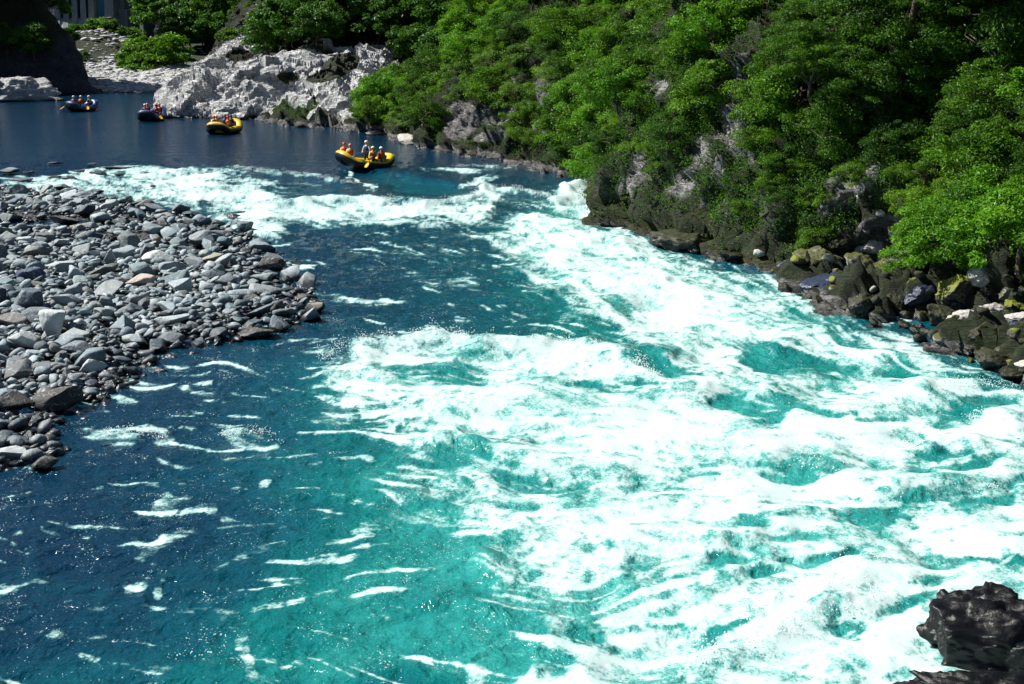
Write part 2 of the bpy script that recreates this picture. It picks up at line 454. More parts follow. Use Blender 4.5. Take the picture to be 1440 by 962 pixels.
# breaking waves: crest line, height, width behind, width in front, foam on it
waves = [([(455, 522), (480, 503), (527, 490), (610, 480), (652, 486), (677, 494), (735, 496), (818, 498), (881, 515), (925, 550)], .55, 1.2, .8, .9),
         ([(930, 585), (975, 562), (1020, 545), (1060, 555), (1100, 580)], .20, 1.2, .9, .4),
         ([(640, 290), (690, 268), (730, 272), (780, 285)], .35, .8, .5, .8),
         ([(782, 292), (800, 270), (832, 258), (865, 257)], .5, .9, .6, .9),
         ([(350, 300), (430, 290), (520, 286), (600, 290), (650, 284)], .4, .9, .6, .8),
         ([(330, 240), (430, 250), (500, 262)], .3, .7, .5, .5),
         ([(130, 614), (180, 610), (230, 618)], .12, .4, .3, .45),
         ([(310, 618), (350, 610), (385, 626)], .14, .4, .25, .5),
         ([(920, 800), (980, 780), (1040, 770), (1100, 750), (1150, 750), (1200, 765)], .18, 1.1, .8, .3),
         ([(1040, 880), (1090, 855), (1150, 850), (1220, 800)], .35, .5, .4, .5),
         ([(980, 945), (1060, 915), (1150, 880), (1230, 860)], .4, .5, .4, .8),
         ([(600, 800), (660, 790), (720, 830)], .25, .5, .4, .3), ([(560, 860), (640, 850), (720, 890)], .2, .5, .4, .3),
         ([(1240, 580), (1300, 560), (1370, 550), (1440, 560)], .4, .7, .5, .6), ([(1360, 600), (1400, 590), (1460, 600)], .3, .4, .3, .9),
         ([(1060, 500), (1110, 490), (1160, 500)], .35, .7, .5, .3), ([(1225, 512), (1262, 507), (1300, 515)], .28, .4, .35, .3),
         ([(1050, 660), (1115, 655), (1180, 670)], .3, .6, .4, .5), ([(1270, 640), (1330, 630), (1400, 640)], .3, .5, .4, .5), ([(1220, 710), (1300, 700), (1390, 695)], .3, .5, .4, .4),
         ([(590, 640), (640, 622), (700, 640), (770, 662)], .35, .6, .5, .3), ([(860, 515), (920, 500), (980, 530)], .3, .5, .5, .2),
         ([(800, 360), (850, 340), (910, 370)], .35, .7, .5, .5), ([(860, 420), (930, 400), (1000, 430)], .35, .7, .5, .4), ([(640, 236), (700, 236)], .15, .3, .2, .6)]
# foamy hump just upstream of every glassy hole
for i, (cu, cv, ru, rv, an, st_) in enumerate(holes):
    if cv > 470 and i % 1 == 0 and ru > 30:
        c = G(cu, cv - rv * 0.7); a = ru / float(FPX / (c[1] * CP + CH * SP))
        g = np.exp(-((XX - c[0]) / (a * .7)) ** 2 - ((XY - c[1]) / (.5 + a * .45)) ** 2)
        H += 0.09 * st_ * min(a, 1.3) * g
crest_pts = []
for pts, hgt, wb, wf, fo in waves:
    W = gp(pts)
    d, sg, fr = pdist(W, XX, XY)
    near = d < 5
    tap = np.sqrt(np.clip(np.sin(np.pi * np.clip(fr, 0.02, .98)), 0, 1))
    wd = np.where(sg > 0, wf, wb)
    var = 1 + 0.55 * n2(WX / 1.1, WY / 1.1, 170)
    H += .78 * hgt * np.exp(-(d / wd) ** 2) * tap * var * near
    dens = np.where(near, 1 - (1 - dens) * (1 - fo * tap * np.exp(-(np.abs(d - (.25 * wf) * sg) / (wf * .7)) ** 2)), dens)
    crest_pts += [(W, hgt)]
# --- smooth drop of the tongue and small stones' wakes are part of the relief
H -= 0.16 * smooth_tongue
H += .16 * ellw(560, 243, 80, 6, 9)

dd = np.clip(dens, 0, 1)
foam = (dd * 1.25 - .20) + (0.07 + .17 * np.clip(dd * (1.15 - dd) * 4, 0, 1)) * (T1 * .42 + T3 * .30) + (.05 + .17 * np.clip(dd * (1.1 - dd) * 4, 0, 1)) * T2 + 0.14 * TL * (dd > .15)
foam = np.clip(foam, 0, 1.15) / 1.15
foam = foam * foam * (1.9 - .9 * foam)
Ts = lic(src, 0.05, 4); Ts /= Ts.std()
low = dd < .5
wisp = sst(1.85, 3.5, T1 * 1.0 + T2 * .45 + TL * .75 + 1.2 * sst(.1, .5, dd)) * (1 - farcalm) * sst(98, 70, WY)
lowk = sst(.30, .62, dd)
lace = .40 * T1 + .16 * T2 + .10 * Ts
foam = foam * lowk + (1 - lowk) * np.clip(sst(0, 1.1, dd * 1.3 + lace * 1.1 - .45) * sst(.08, .3, dd), 0, 1) * .8
foam = np.maximum(foam, wisp * .85)
foam *= 1 - 0.97 * farcalm * (1 - sst(.3, .6, dens))
H += foam * rough * 0.004 * T1 * sst(95, 40, WY)

# aerated water has no hard little ridges: soften the relief under the foam
def blur(a, k):
    w_ = np.hanning(k + 2)[1:-1]; w_ /= w_.sum(); h_ = k // 2
    for ax in (0, 1):
        b_ = np.zeros_like(a)
        for i_, q_ in enumerate(w_): b_ += q_ * np.roll(a, i_ - h_, ax)
        a = b_
    return a
gX = np.gradient(H, axis=1) / np.maximum(np.gradient(WX, axis=1), 1e-3); gY = np.gradient(H, axis=0) / np.minimum(np.gradient(WY, axis=0), -1e-3)
steep = np.clip(blur(sst(.30, .75, -gX * .9 + np.maximum(gY, 0) * .45), 15) * 2.2, 0, 1) * sst(85, 60, WY) * sst(.15, .5, densR)
H = H * (1 - steep) + blur(H, 55) * steep
Hb = blur(blur(H, 9), 15); fb_ = np.clip(blur(foam, 9) * 1.6, 0, 1) * sst(80, 50, WY) * .85
H = H * (1 - fb_) + Hb * fb_
verts = np.stack([WX, WY, H], -1).reshape(-1, 3)
wm = NT("river_water")
pz = wm.pos()
f_at = wm.attr('foam'); a_at = wm.attr('aer_refl')
nzf = wm.noise(13, 6, .72, pz, .5)
nzm = wm.noise(5, 4, .6, pz, .6)
nzc = wm.ramp(nzf, [(.34, 0.0), (.66, 1.0)])
famp = wm.math('MULTIPLY_ADD', wm.math('MULTIPLY', f_at, wm.math('SUBTRACT', 1.12, f_at)), 2.3, .04)
fo = wm.math('ADD', f_at, wm.math('MULTIPLY', wm.math('SUBTRACT', nzc, .5), famp))
fo = wm.math('MULTIPLY', fo, wm.math('GREATER_THAN', f_at, 0.015), clamp=True)
mpf = wm.n.new('ShaderNodeMapping'); wm.l.new(pz, mpf.inputs[0]); mpf.inputs['Scale'].default_value = (1.0, .7, 1); mpf.inputs['Rotation'].default_value = (0, 0, R(20))
fl = wm.noise(26, 2, .6, mpf.outputs[0]); flc = wm.noise(.9, 4, .65, pz, 1.0)
flk = wm.math('MULTIPLY', wm.ramp(wm.math('ADD', fl, wm.math('MULTIPLY', flc, .55)), [(.995, 0.0), (1.065, .85)]), wm.attr('live'))  # white flecks: tiny foam and sun glints painted into the water colour
fo = wm.math('MAXIMUM', fo, flk)
ac = wm.math('ADD', a_at, wm.math('MULTIPLY', wm.math('SUBTRACT', nzm, .5), wm.math('MULTIPLY', a_at, .32)), clamp=True)
body = wm.ramp(ac, [(0.0, (.001, .011, .036)), (0.22, (.001, .030, .058)), (0.42, (.001, .062, .090)), (.65, (.002, .135, .135)), (.85, (.02, .25, .23)), (1.0, (.12, .44, .40))])
froth = wm.mix(wm.ramp(fo, [(.1, 0.0), (.95, 1.0)]), (.26, .54, .51), (.49, .62, .62))
colr = wm.mix(wm.ramp(fo, [(0, 0.0), (.4, .6), (.8, 1.0)]), body, froth)
# ripple bump (real-size ripples, finer than the mesh)
mp = wm.n.new('ShaderNodeMapping'); wm.l.new(pz, mp.inputs[0]); mp.inputs['Scale'].default_value = (1.0, .75, 1)
r1 = wm.noise(2.6, 3, .6, mp.outputs[0], .5); r2 = wm.noise(11, 3, .6, mp.outputs[0], .3)
rr = wm.math('ADD', r1, wm.math('MULTIPLY', r2, .30))
bst = wm.math('MULTIPLY', wm.math('MULTIPLY_ADD', wm.attr('rough'), .8, .16), wm.math('MULTIPLY_ADD', fo, -.93, 1.0))
nrm = wm.bump(rr, bst, .24)
wm.set(Base_Color=colr, Roughness=wm.math('MULTIPLY_ADD', fo, .5, .10), IOR=1.33, Normal=nrm, Specular_IOR_Level=wm.math('MULTIPLY_ADD', fo, -.3, .5), Subsurface_Weight=wm.math('MULTIPLY', wm.math('MAXIMUM', fo, wm.math('MULTIPLY', ac, .6)), .9))
wm.b.inputs['Subsurface Radius'].default_value = (.7, 1.0, 1.0); wm.b.inputs['Subsurface Scale'].default_value = .30
wme = mesh_np("river_water", verts, grid_faces(nr, nc)[:, ::-1], wm.m, {'foam': foam, 'aer_refl': aer_refl, 'rough': np.clip(rough + .35 * (1 - farcalm) + .3 * farcalm, 0, 1), 'live': (1 - farcalm) * (1 - .9 * smooth_tongue) * sst(98, 74, WY)})
tag(link("river_water", wme), kind='structure')

# --- spray thrown up at the crests
oc = np.array([[1, 0, 0], [-1, 0, 0], [0, 1, 0], [0, -1, 0], [0, 0, 1], [0, 0, -1]], np.float32)
of = np.array([[0, 2, 4], [2, 1, 4], [1, 3, 4], [3, 0, 4], [2, 0, 5], [1, 2, 5], [3, 1, 5], [0, 3, 5]])
P = []
for (W, hgt), wv in zip(crest_pts, waves):
    if wv[4] < .35: continue
    Ls = [math.dist(a, b) for a, b in zip(W, W[1:])]; tot = sum(Ls)
    nclump = int(tot * 9)
    for _ in range(nclump):
        t = random.random() * tot; i = 0
        while i < len(Ls) - 1 and t > Ls[i]: t -= Ls[i]; i += 1
        f = t / Ls[i]; cx = W[i][0] * (1 - f) + W[i + 1][0] * f + random.gauss(0, .12); cy_ = W[i][1] * (1 - f) + W[i + 1][1] * f + random.gauss(0, .2)
        k = random.randint(6, 26); hh = random.random() ** 2.2 * .6 * hgt + .08
        for _ in range(k):
            P.append((cx + random.gauss(0, .10), cy_ + random.gauss(0, .12), hgt * .6 + random.random() * hh, random.uniform(.004, .012) * (1 + random.random())))
P = np.array(P)
sv_ = (oc[None] * P[:, None, 3:4] + P[:, None, :3]).reshape(-1, 3)
sf_ = (of[None] + (np.arange(len(P)) * 6)[:, None, None]).reshape(-1, 3)
sm = NT("spray_white"); sm.set(Base_Color=(.85, .93, .93), Roughness=.4)
tag(link("spray", mesh_np("spray", sv_, sf_, sm.m)), "fine white spray thrown up along the breaking wave crests", "spray", kind='stuff')
print("water", verts.shape, "foam mean", foam.mean())
# ================================================================== TERRAIN
def rock_mat(name, c1, c2, crk=(.38, .56), moss=(.045, .055, .005), dark=(.010, .014, .004), sc=1.0, wet=.25):
    t = NT(name); p = t.pos()
    a = t.noise(.9 * sc, 5, .6, p, .6); b = t.noise(5 * sc, 6, .7, p, .3); c = t.noise(22 * sc, 4, .7, p)
    col = t.mix(t.ramp(a, [(.35, 0.0), (.65, 1.0)]), c1, c2)
    col = t.mix(t.ramp(b, [(crk[0], .75), (crk[1], 0.0)]), col, tuple(x * .28 for x in c2))
    # thin dark cracks along the bedding
    mp = t.n.new('ShaderNodeMapping'); mp.inputs['Rotation'].default_value = (R(20), R(-35), R(15)); mp.inputs['Scale'].default_value = (.5, .5, 3.2)
    t.l.new(p, mp.inputs[0])
    w = t.noise(1.6 * sc, 5, .7, mp.outputs[0], 1.2)
    cr = t.math('ABSOLUTE', t.math('SUBTRACT', w, .5))
    col = t.mix(t.ramp(cr, [(0.0, .8), (.035, 0.0)]), col, tuple(x * .15 for x in c2))
    ms = t.math('ADD', t.attr('moss'), t.math('MULTIPLY', t.math('SUBTRACT', b, .5), 1.4))
    col = t.mix(t.ramp(ms, [(.35, 0.0), (.62, 1.0)]), col, t.mix(c, moss, tuple(x * .45 for x in moss)))
    gd = t.attr('soil'); gs = t.math('ADD', gd, t.math('MULTIPLY', t.math('SUBTRACT', b, .5), 1.0))
    col = t.mix(t.ramp(gs, [(.4, 0.0), (.6, 1.0)]), col, t.mix(c, dark, (.018, .034, .005)))
    z = t.sep(p)[2]; wz = t.ramp(t.math('ADD', z, t.math('MULTIPLY', a, .35)), [(wet, 1.0), (wet + .3, 0.0)])
    col = t.mix(wz, col, (.010, .010, .011))
    h = t.math('ADD', t.math('MULTIPLY', b, 1.0), t.math('ADD', t.math('MULTIPLY', c, .35), t.math('MULTIPLY', t.ramp(cr, [(0, 0.0), (.06, 1.0)]), .6)))
    return t.set(Base_Color=col, Roughness=t.math('MULTIPLY_ADD', wz, -.55, .85), Normal=t.bump(h, .8, .18))

M_ROCK_PALE = rock_mat("pale_rock", (.66, .67, .67), (.54, .55, .56), (.32, .45))
M_ROCK_BANK = rock_mat("bank_rock", (.40, .39, .40), (.17, .165, .17))
M_ROCK_DARK = rock_mat("shaded_rock", (.075, .085, .11), (.03, .038, .055))  # left hill's blue-black shade is put into the rock colour

def resample(pts, step):
    out = []
    for a, b in zip(pts, pts[1:]):
        n = max(1, int(math.dist(a, b) / step))
        for i in range(n):
            f = i / n; out.append((a[0] + (b[0] - a[0]) * f, a[1] + (b[1] - a[1]) * f))
    out.append(pts[-1]); return np.array(out)

class Patch:
    """hillside swept from a waterline; hf(q, r, x, y) gives height"""
    def __init__(s, name, base, dirv, rmax, step, rstep, hf, disp, mat, kind='structure', rockf=None, smooth_n=13, r0=-3.0, seed=0, strata=0.0, dz=None, flat=False):
        d = np.array(dirv, float); d /= np.hypot(*d)
        B = resample(base, step)
        k = np.ones(smooth_n) / smooth_n
        pad = smooth_n // 2
        for ax in (0, 1):
            a = np.concatenate([np.full(pad, B[0, ax]), B[:, ax], np.full(pad, B[-1, ax])]); B[:, ax] = np.convolve(a, k, 'valid')
        n_ = np.array([-d[1], d[0]])
        r = [r0]
        while r[-1] < rmax: r.append(r[-1] + rstep * (1 + max(0, r[-1] - 14) * .06))
        r = np.array(r)
        Q = (B @ n_)[:, None] + 0 * r[None]; RR = r[None] + 0 * Q
        X = B[:, 0][:, None] + d[0] * RR; Y = B[:, 1][:, None] + d[1] * RR
        # wander the contours
        wn_ = fbm2(X / 7, Y / 7, 3, seed + 5) * 1.6
        Z = hf(Q, RR + wn_ * sst(0, 4, RR), X, Y)
        P = np.stack([X, Y, Z], -1)
        def nrm(P):
            a = np.gradient(P, axis=0); b = np.gradient(P, axis=1)
            n = np.cross(a, b); n /= np.linalg.norm(n, axis=-1)[..., None] + 1e-9
            return np.where(n[..., 2:3] < 0, -n, n)
        N = nrm(P)
        dd = 0
        x, y, z = P[..., 0], P[..., 1], P[..., 2]
        for (lam, amp, kind_) in disp:
            xs, ys, zs = x / lam, y / lam, z / lam
            if strata:   # stretched along inclined bedding
                xs, zs = (x * .8 + z * .6) / (lam * strata), (z * .8 - x * .6) / (lam / 1.3)
            nn = fbm3(xs, ys, zs, 3, seed + int(lam * 10))
            if kind_ == 'r': nn = .5 - np.abs(nn) * 2.2
            if kind_ == 'f': nn = facet3(xs + .15 * nn, ys, zs + .15 * nn, seed)
            dd = dd + amp * nn
        P = P + N * (dd * sst(-3, 0.3, RR))[..., None]
        if dz is not None: P[..., 2] += dz(Q, RR)
        s.P, s.N, s.Q, s.R = P, nrm(P), Q, RR
        s.U, s.V, s.S = proj(P[..., 0], P[..., 1], P[..., 2]); s.S = FPX / s.S
        rk, mo = rockf(s) if rockf else (0 * Q, 0 * Q)
        s.rock = rk
        me = mesh_np(name, P.reshape(-1, 3), grid_faces(*Q.shape), mat, {'moss': mo, 'soil': 1 - rk}, smooth=not flat)
        # consistent outward normals
        s.ob = link(name, me)
        if me.polygons[len(me.polygons) // 2].normal.z < 0:
            me.flip_normals()
        if kind: tag(s.ob, kind=kind)

def blobs(U, V, lst):
    o = 0 * U
    for cu, cv, ru, rv, an in lst:
        c, s_ = math.cos(R(an)), math.sin(R(an))
        q = np.sqrt((((U - cu) * c + (V - cv) * s_) / ru) ** 2 + ((-(U - cu) * s_ + (V - cv) * c) / rv) ** 2)
        o = np.maximum(o, 1 - sst(.7, 1.25, q))
    return o

# ---- right bank: steep green cliff
right_base = [(-21, 133), (-17, 126), G(448, 180), G(500, 187), G(540, 188), G(600, 206), G(640, 215), G(700, 226), G(760, 241), G(830, 252), G(858, 270), G(852, 313),
              G(920, 332), G(990, 352), G(1065, 372), G(1100, 392), G(1180, 436), G(1250, 452), G(1290, 470), G(1340, 490), G(1440, 530), (16.5, 38), (19, 28), (20.5, 18), (21, 4), (21, -20)]
def h_right(q, r, x, y):
    cliff = np.exp(-((q - 60) / 8.5) ** 4)
    beach = sst(54, 49, q) * 3.6 + .6 * sst(78, 84, q) * sst(112, 100, q)
    r1 = np.maximum(r - beach, 0)
    low = np.where(r < 0, r * .9, np.minimum(r, beach) * .30)
    hc = 4.2 * cliff + 1.3
    z = low + hc * (1 - np.exp(-r1 * (2.6 * cliff + .9) / hc)) + 1.0 * r1
    z = z - .45 * np.maximum(r1 - 26, 0)
    z += 2.2 * np.exp(-((q - 67.5) / 3.5) ** 2) * np.exp(-((r - 4) / 4) ** 2)        # spur
    z -= 2.2 * np.exp(-((q - 49.0) / 3.0) ** 2) * np.exp(-((r - 8) / 4) ** 2)        # dark gully, a recess added to hold shade
    z -= 1.6 * np.exp(-((q - 77) / 2.6) ** 2) * np.exp(-((r - 5) / 4) ** 2)
    z += 1.3 * np.exp(-((q - 101) / 4.0) ** 2) * np.exp(-((r - 3) / 3) ** 2)
    z = np.where(r > 0, z * (.12 + .88 * sst(123, 108, q + .35 * (6 - np.minimum(r, 12)))), z)
    return z
RB = [(595, 32, 34, 20, -8), (572, 62, 22, 14, -30), (515, 92, 32, 14, -25), (490, 118, 26, 16, -20), (478, 150, 26, 18, -10), (632, 62, 9, 26, 25), (648, 170, 26, 30, 30), (700, 158, 26, 18, -20), (712, 130, 12, 30, 10),
      (765, 128, 12, 26, -5), (690, 192, 26, 8, -10), (500, 182, 46, 8, 0), (922, 126, 22, 9, -30), (1040, 165, 27, 58, 0), (1044, 95, 14, 22, 0), (1020, 120, 12, 26, 20), (985, 215, 12, 24, 10), (893, 240, 8, 38, 18), (962, 262, 12, 26, 10),
      (1010, 240, 7, 24, 0), (985, 300, 10, 14, 0), (1060, 215, 9, 22, 0), (1178, 250, 14, 30, 25), (1175, 290, 30, 16, -10), (1225, 240, 10, 30, 10), (1195, 268, 26, 12, -20), (1240, 322, 42, 20, -8), (1190, 335, 30, 14, 0), (1265, 350, 34, 18, 0),
      (1160, 45, 12, 8, 0), (660, 110, 14, 10, 0), (740, 60, 12, 12, 0), (760, 180, 20, 8, 0), (600, 100, 10, 14, 20)]
def rf_right(s):
    rk = blobs(s.U, s.V, RB)
    low = (s.Q < 71) & (s.Q > 52) & (s.P[..., 2] < 2.8)
    rk = np.maximum(rk, np.where(low, .38 + .7 * fbm2(s.P[..., 1] / 1.2, s.P[..., 2] / 1.2, 3, 9), 0))
    rk = np.maximum(rk, sst(.55, .25, s.P[..., 2]))
    mo = np.clip(.25 + .6 * sst(2.8, 1.0, s.P[..., 2]) * sst(47, 52, s.Q) * sst(74, 68, s.Q) + .5 * (s.N[..., 2] - .55), 0, 1)
    mo *= 1 - .9 * blobs(s.U, s.V, RB[:1] + RB[13:15])
    return np.clip(rk + .0, 0, 1), mo
bank = Patch("hillside", right_base, (.93, .37), 60, .125, .125, h_right, [(4.5, 1.4, 'r'), (2.0, .8, 'f'), (.8, .40, 'f'), (.35, .20, 'f'), (.5, .18, 'r'), (.25, .09, 'n')], M_ROCK_BANK, rockf=rf_right, seed=30)

# ---- left hill, in its own shade
left_base = [(-70, -20), (-66, 60), (-64, 105), (-66, 140), (-60, 157), (-52, 166), (-43, 165), (-50, 178), (-67, 215), (-82, 255), (-90, 300)]
def h_left(q, r, x, y):
    q = -q
    st = (2.6 - 1.4 * sst(108, 116, q)) * sst(88, 104, q) + .8 * (1 - sst(88, 104, q))
    return np.where(r < 0, r * .5, np.minimum(r, (6.5 + 4 * sst(108, 116, q)) * (1 - .78 * sst(118, 123, q))) * st + np.maximum(r - 17, 0) * .25)
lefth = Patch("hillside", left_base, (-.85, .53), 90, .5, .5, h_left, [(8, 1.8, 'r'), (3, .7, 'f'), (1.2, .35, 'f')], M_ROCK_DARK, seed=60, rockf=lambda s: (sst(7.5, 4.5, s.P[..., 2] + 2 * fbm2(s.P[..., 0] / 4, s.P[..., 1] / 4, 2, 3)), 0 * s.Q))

# ---- pale outcrop and the wooded hill behind it
oc_base = [(-12.5, 122), G(445, 173), G(400, 167), G(340, 168), G(280, 167), G(236, 166), (-31.5, 140), (-32.5, 152), (-33, 168), (-38, 200), (-46, 235), (-58, 300)]
def h_oc(q, r, x, y):
    top = 2.5 + 1.1 * np.exp(-((q - 70) / 2.6) ** 2) + 1.6 * np.exp(-((q - 65) / 3.5) ** 2) - 1.3 * sst(62, 57, q)
    stp = r * .62
    k = 1.3
    ter = (np.floor(stp / k) + sst(.15, .75, (stp / k) % 1.0)) * k
    z = np.where(r < 0, r, .75 * np.minimum(ter, top) + .25 * np.minimum(stp, top))
    z = z + .07 * np.maximum(r - 6, 0) * (r < 22) + 1.12 * (r >= 22)
    z = np.where(r > 22, z + (r - 22) * .95 - .45 * np.maximum(r - 60, 0), z)
    far_q = sst(80, 92, q)
    z2 = np.where(r < 0, r * .4, r * .75 + .6) 
    return z * (1 - far_q) + z2 * far_q
def rf_oc(s):
    veg = sst(17, 22, s.R + 3 * fbm2(s.P[..., 0] / 3, s.P[..., 1] / 3, 3, 4))
    veg = np.maximum(veg, sst(82, 90, s.Q) * sst(.8, 1.6, s.R))
    veg = np.maximum(veg, blobs(s.U, s.V, [(478, 92, 30, 16, -20), (455, 108, 26, 8, -10), (405, 108, 18, 7, 0), (336, 78, 20, 9, 0), (430, 62, 26, 8, 0)]))
    return 1 - veg, 0 * s.Q
outc = Patch("rocky_outcrop", oc_base, (.35, .94), 130, .13, .13, h_oc, [(6, .8, 'r'), (2.6, .95, 'f'), (1.1, .42, 'f'), (.45, .17, 'f'), (.25, .04, 'n')], M_ROCK_PALE, rockf=rf_oc, seed=90, strata=1.7, flat=True)

# ---- cobble beach at the head of the reach
bx, by = np.meshgrid(np.arange(-100, -20, .5), np.arange(158, 330, .8))
bz = sst(160, 172, by) * .9 - .5 + .022 * np.maximum(by - 166, 0) + .25 * fbm2(bx / 3, by / 3, 3, 3)
bz += 3.4 * np.exp(-((bx + 58) / 7) ** 2 - ((by - 218) / 9) ** 2) + 1.2 * np.exp(-((bx + 40) / 5) ** 2 - ((by - 190) / 12) ** 2)
beach_me = mesh_np("far_shingle", np.stack([bx, by, bz], -1).reshape(-1, 3), grid_faces(*bx.shape), M_ROCK_PALE, {'moss': 0 * bx, 'soil': .25 + .5 * sst(175, 200, by)})
if beach_me.polygons[0].normal.z < 0: beach_me.flip_normals()
tag(link("far_shingle_beach", beach_me), kind='structure')

# ---- wide ground sheet under everything, out to the horizon
gxv = np.concatenate([-np.geomspace(1500, 60, 24), np.linspace(-50, 50, 21), np.geomspace(60, 1500, 24)])
gyv = np.concatenate([np.linspace(-400, 100, 20), np.linspace(110, 330, 30), np.geomspace(340, 2400, 24)])
gx, gy = np.meshgrid(gxv, gyv)
gz = -2.6 + 60 * sst(60, 240, np.abs(gx + 15)) + 70 * sst(300, 520, gy) + 12 * fbm2(gx / 90, gy / 90, 3, 8) * sst(60, 200, np.abs(gx + 15) + np.maximum(gy - 280, 0))
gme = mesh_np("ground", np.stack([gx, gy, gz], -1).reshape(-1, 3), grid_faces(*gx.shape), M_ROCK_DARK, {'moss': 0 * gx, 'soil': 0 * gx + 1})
if gme.polygons[0].normal.z < 0: gme.flip_normals()
tag(link("ground", gme), kind='structure')
# ================================================================== STONES
def stone_verts(sub, rng, facets=9, rough_=.05, sharp=.72, squash=(1, .8, .6)):
    bm = bmesh.new(); bmesh.ops.create_icosphere(bm, subdivisions=sub, radius=1)
    v = np.array([p.co[:] for p in bm.verts]); f = np.array([[q.index for q in p.verts] for p in bm.faces]); bm.free()
    for _ in range(facets):
        n = rng.normal(size=3); n /= np.linalg.norm(n); dlim = rng.uniform(sharp, .92)
        t = v @ n - dlim; v = v - np.outer(np.maximum(t, 0) * .93, n)
    o = rng.uniform(0, 50)
    v = v * (1 + rough_ * 2.2 * fbm3(v[:, 0] * 1.2 + o, v[:, 1] * 1.2, v[:, 2] * 1.2, 2)[:, None] + rough_ * fbm3(v[:, 0] * 4 + o, v[:, 1] * 4, v[:, 2] * 4, 3)[:, None])
    return v * np.array(squash), f

def stone_mat(name, pal, wet=(.06, .30), moss=None, rough_=.75, wetcol=.16, vein_=.55):
    t = NT(name); p = t.coords(); w = t.pos(); rd_ = t.rand()
    base = t.ramp(rd_, pal)
    a = t.noise(1.7, 4, .6, p, .8); b = t.noise(9, 5, .7, p); 
    col = t.mix(t.ramp(a, [(.35, .0), (.7, .55)]), base, t.mix(1.0, base, (.62, .66, .72), 'MULTIPLY'))
    col = t.mix(t.ramp(b, [(.55, 0.0), (.72, .45)]), col, tuple([.05] * 3))
    vein = t.math('ABSOLUTE', t.math('SUBTRACT', t.noise(1.1, 2, .5, p, 1.5), .5))
    col = t.mix(t.ramp(vein, [(0, vein_), (.012, 0.0)]), col, (.55, .57, .56))
    if moss:
        nz = t.sep(t.n.new('ShaderNodeNewGeometry').outputs['Normal'])[2]
        ms = t.math('ADD', t.math('MULTIPLY', nz, .55), t.math('MULTIPLY', a, .9))
        col = t.mix(t.ramp(ms, [(.52, 0.0), (.72, 1.0)]), col, t.mix(b, moss, tuple(x * .4 for x in moss)))
    z = t.sep(w)[2]
    wz = t.ramp(t.math('ADD', z, t.math('MULTIPLY', t.math('SUBTRACT', a, .5), .4)), [(max(wet[0], 0), 1.0), (max(wet[1], .05), 0.0)]) if wet[0] > -.5 else t.math('ADD', 1.0, 0.0)
    col = t.mix(wz, col, t.mix(1.0, col, (wetcol, wetcol, wetcol * 1.1), 'MULTIPLY'))
    return t.set(Base_Color=col, Roughness=t.math('MULTIPLY_ADD', wz, -.5, rough_), Normal=t.bump(t.math('ADD', a, t.math('MULTIPLY', b, .5)), .5, .12))

PAL = [(0, (.20, .26, .29)), (.12, (.42, .49, .52)), (.22, (.07, .10, .13)), (.34, (.27, .34, .37)), (.45, (.10, .13, .15)), (.56, (.44, .50, .52)), (.64, (.06, .08, .10)), (.76, (.15, .23, .25)), (.86, (.38, .42, .43)), (.93, (.10, .12, .13)), (1, (.24, .22, .19))]
M_STONE = stone_mat("river_stone", PAL, wet=(.16, .42), wetcol=.13)
srng = np.random.default_rng(42)
STONES = []
for i in range(14):
    sq = (1, srng.uniform(.55, .9), srng.uniform(.28, .58))
    v, f = stone_verts(4, srng, int(srng.integers(12, 22)), .06, .42, sq)
    STONES.append(mesh_np("stone", v, f, M_STONE))
SMALL = [stone_verts(2, srng, int(srng.integers(8, 14)), .06, .42, (1, srng.uniform(.55, .9), srng.uniform(.28, .6))) for _ in range(10)]

bar_px = [(-700, 236), (-60, 262), (30, 268), (95, 272), (150, 278), (215, 296), (270, 306), (325, 318), (352, 335), (372, 352), (408, 372), (425, 405), (440, 438), (415, 458), (380, 468), (320, 480), (240, 492), (190, 520), (150, 548),
          (120, 575), (72, 592), (50, 610), (74, 636), (40, 652), (-60, 668), (-300, 760), (-900, 900)]
BAR = np.array(gp(bar_px))
def bar_sd(x, y):
    """signed distance (m), + inside the bar"""
    x = np.asarray(x, float); y = np.asarray(y, float)
    ins = np.zeros(x.shape, bool); best = np.full(x.shape, 1e9)
    n = len(BAR)
    for i in range(n):
        x0, y0 = BAR[i]; x1, y1 = BAR[(i + 1) % n]
        if y1 != y0: ins ^= ((y0 > y) != (y1 > y)) & (x < (x1 - x0) * (y - y0) / (y1 - y0) + x0)
        dx, dy = x1 - x0, y1 - y0
        t = np.clip(((x - x0) * dx + (y - y0) * dy) / (dx * dx + dy * dy), 0, 1)
        best = np.minimum(best, np.hypot(x - x0 - dx * t, y - y0 - dy * t))
    return np.where(ins, best, -best)
PUD = [(*G(60, 322), 4.5, 1.8), (*G(-20, 318), 4, 2), (*G(180, 345), 1.6, 1.2)]
def bar_z(x, y):
    d = bar_sd(x, y)
    z = np.where(d > 0, .42 * (1 - np.exp(-d / 3.0)), d * .25) - .02 + .10 * fbm2(np.asarray(x) / 2.5, np.asarray(y) / 2.5, 2, 7)
    for px_, py_, rx, ry in PUD:
        z = z - .42 * np.exp(-((x - px_) / rx) ** 2 - ((y - py_) / ry) ** 2)
    return z
gxx, gyy = np.meshgrid(np.arange(-62, -2, .3), np.arange(24, 108, .3))
gzz = bar_z(gxx, gyy) - .10
m_bar = NT("bar_gravel"); 
_v = m_bar.n.new('ShaderNodeTexVoronoi'); m_bar.l.new(m_bar.pos(), _v.inputs['Vector']); _v.inputs['Scale'].default_value = 9
_c = m_bar.mix(.75, _v.outputs['Color'], (.3, .3, .3)); _c = m_bar.mix(1.0, _c, (.12, .14, .15), 'MULTIPLY')
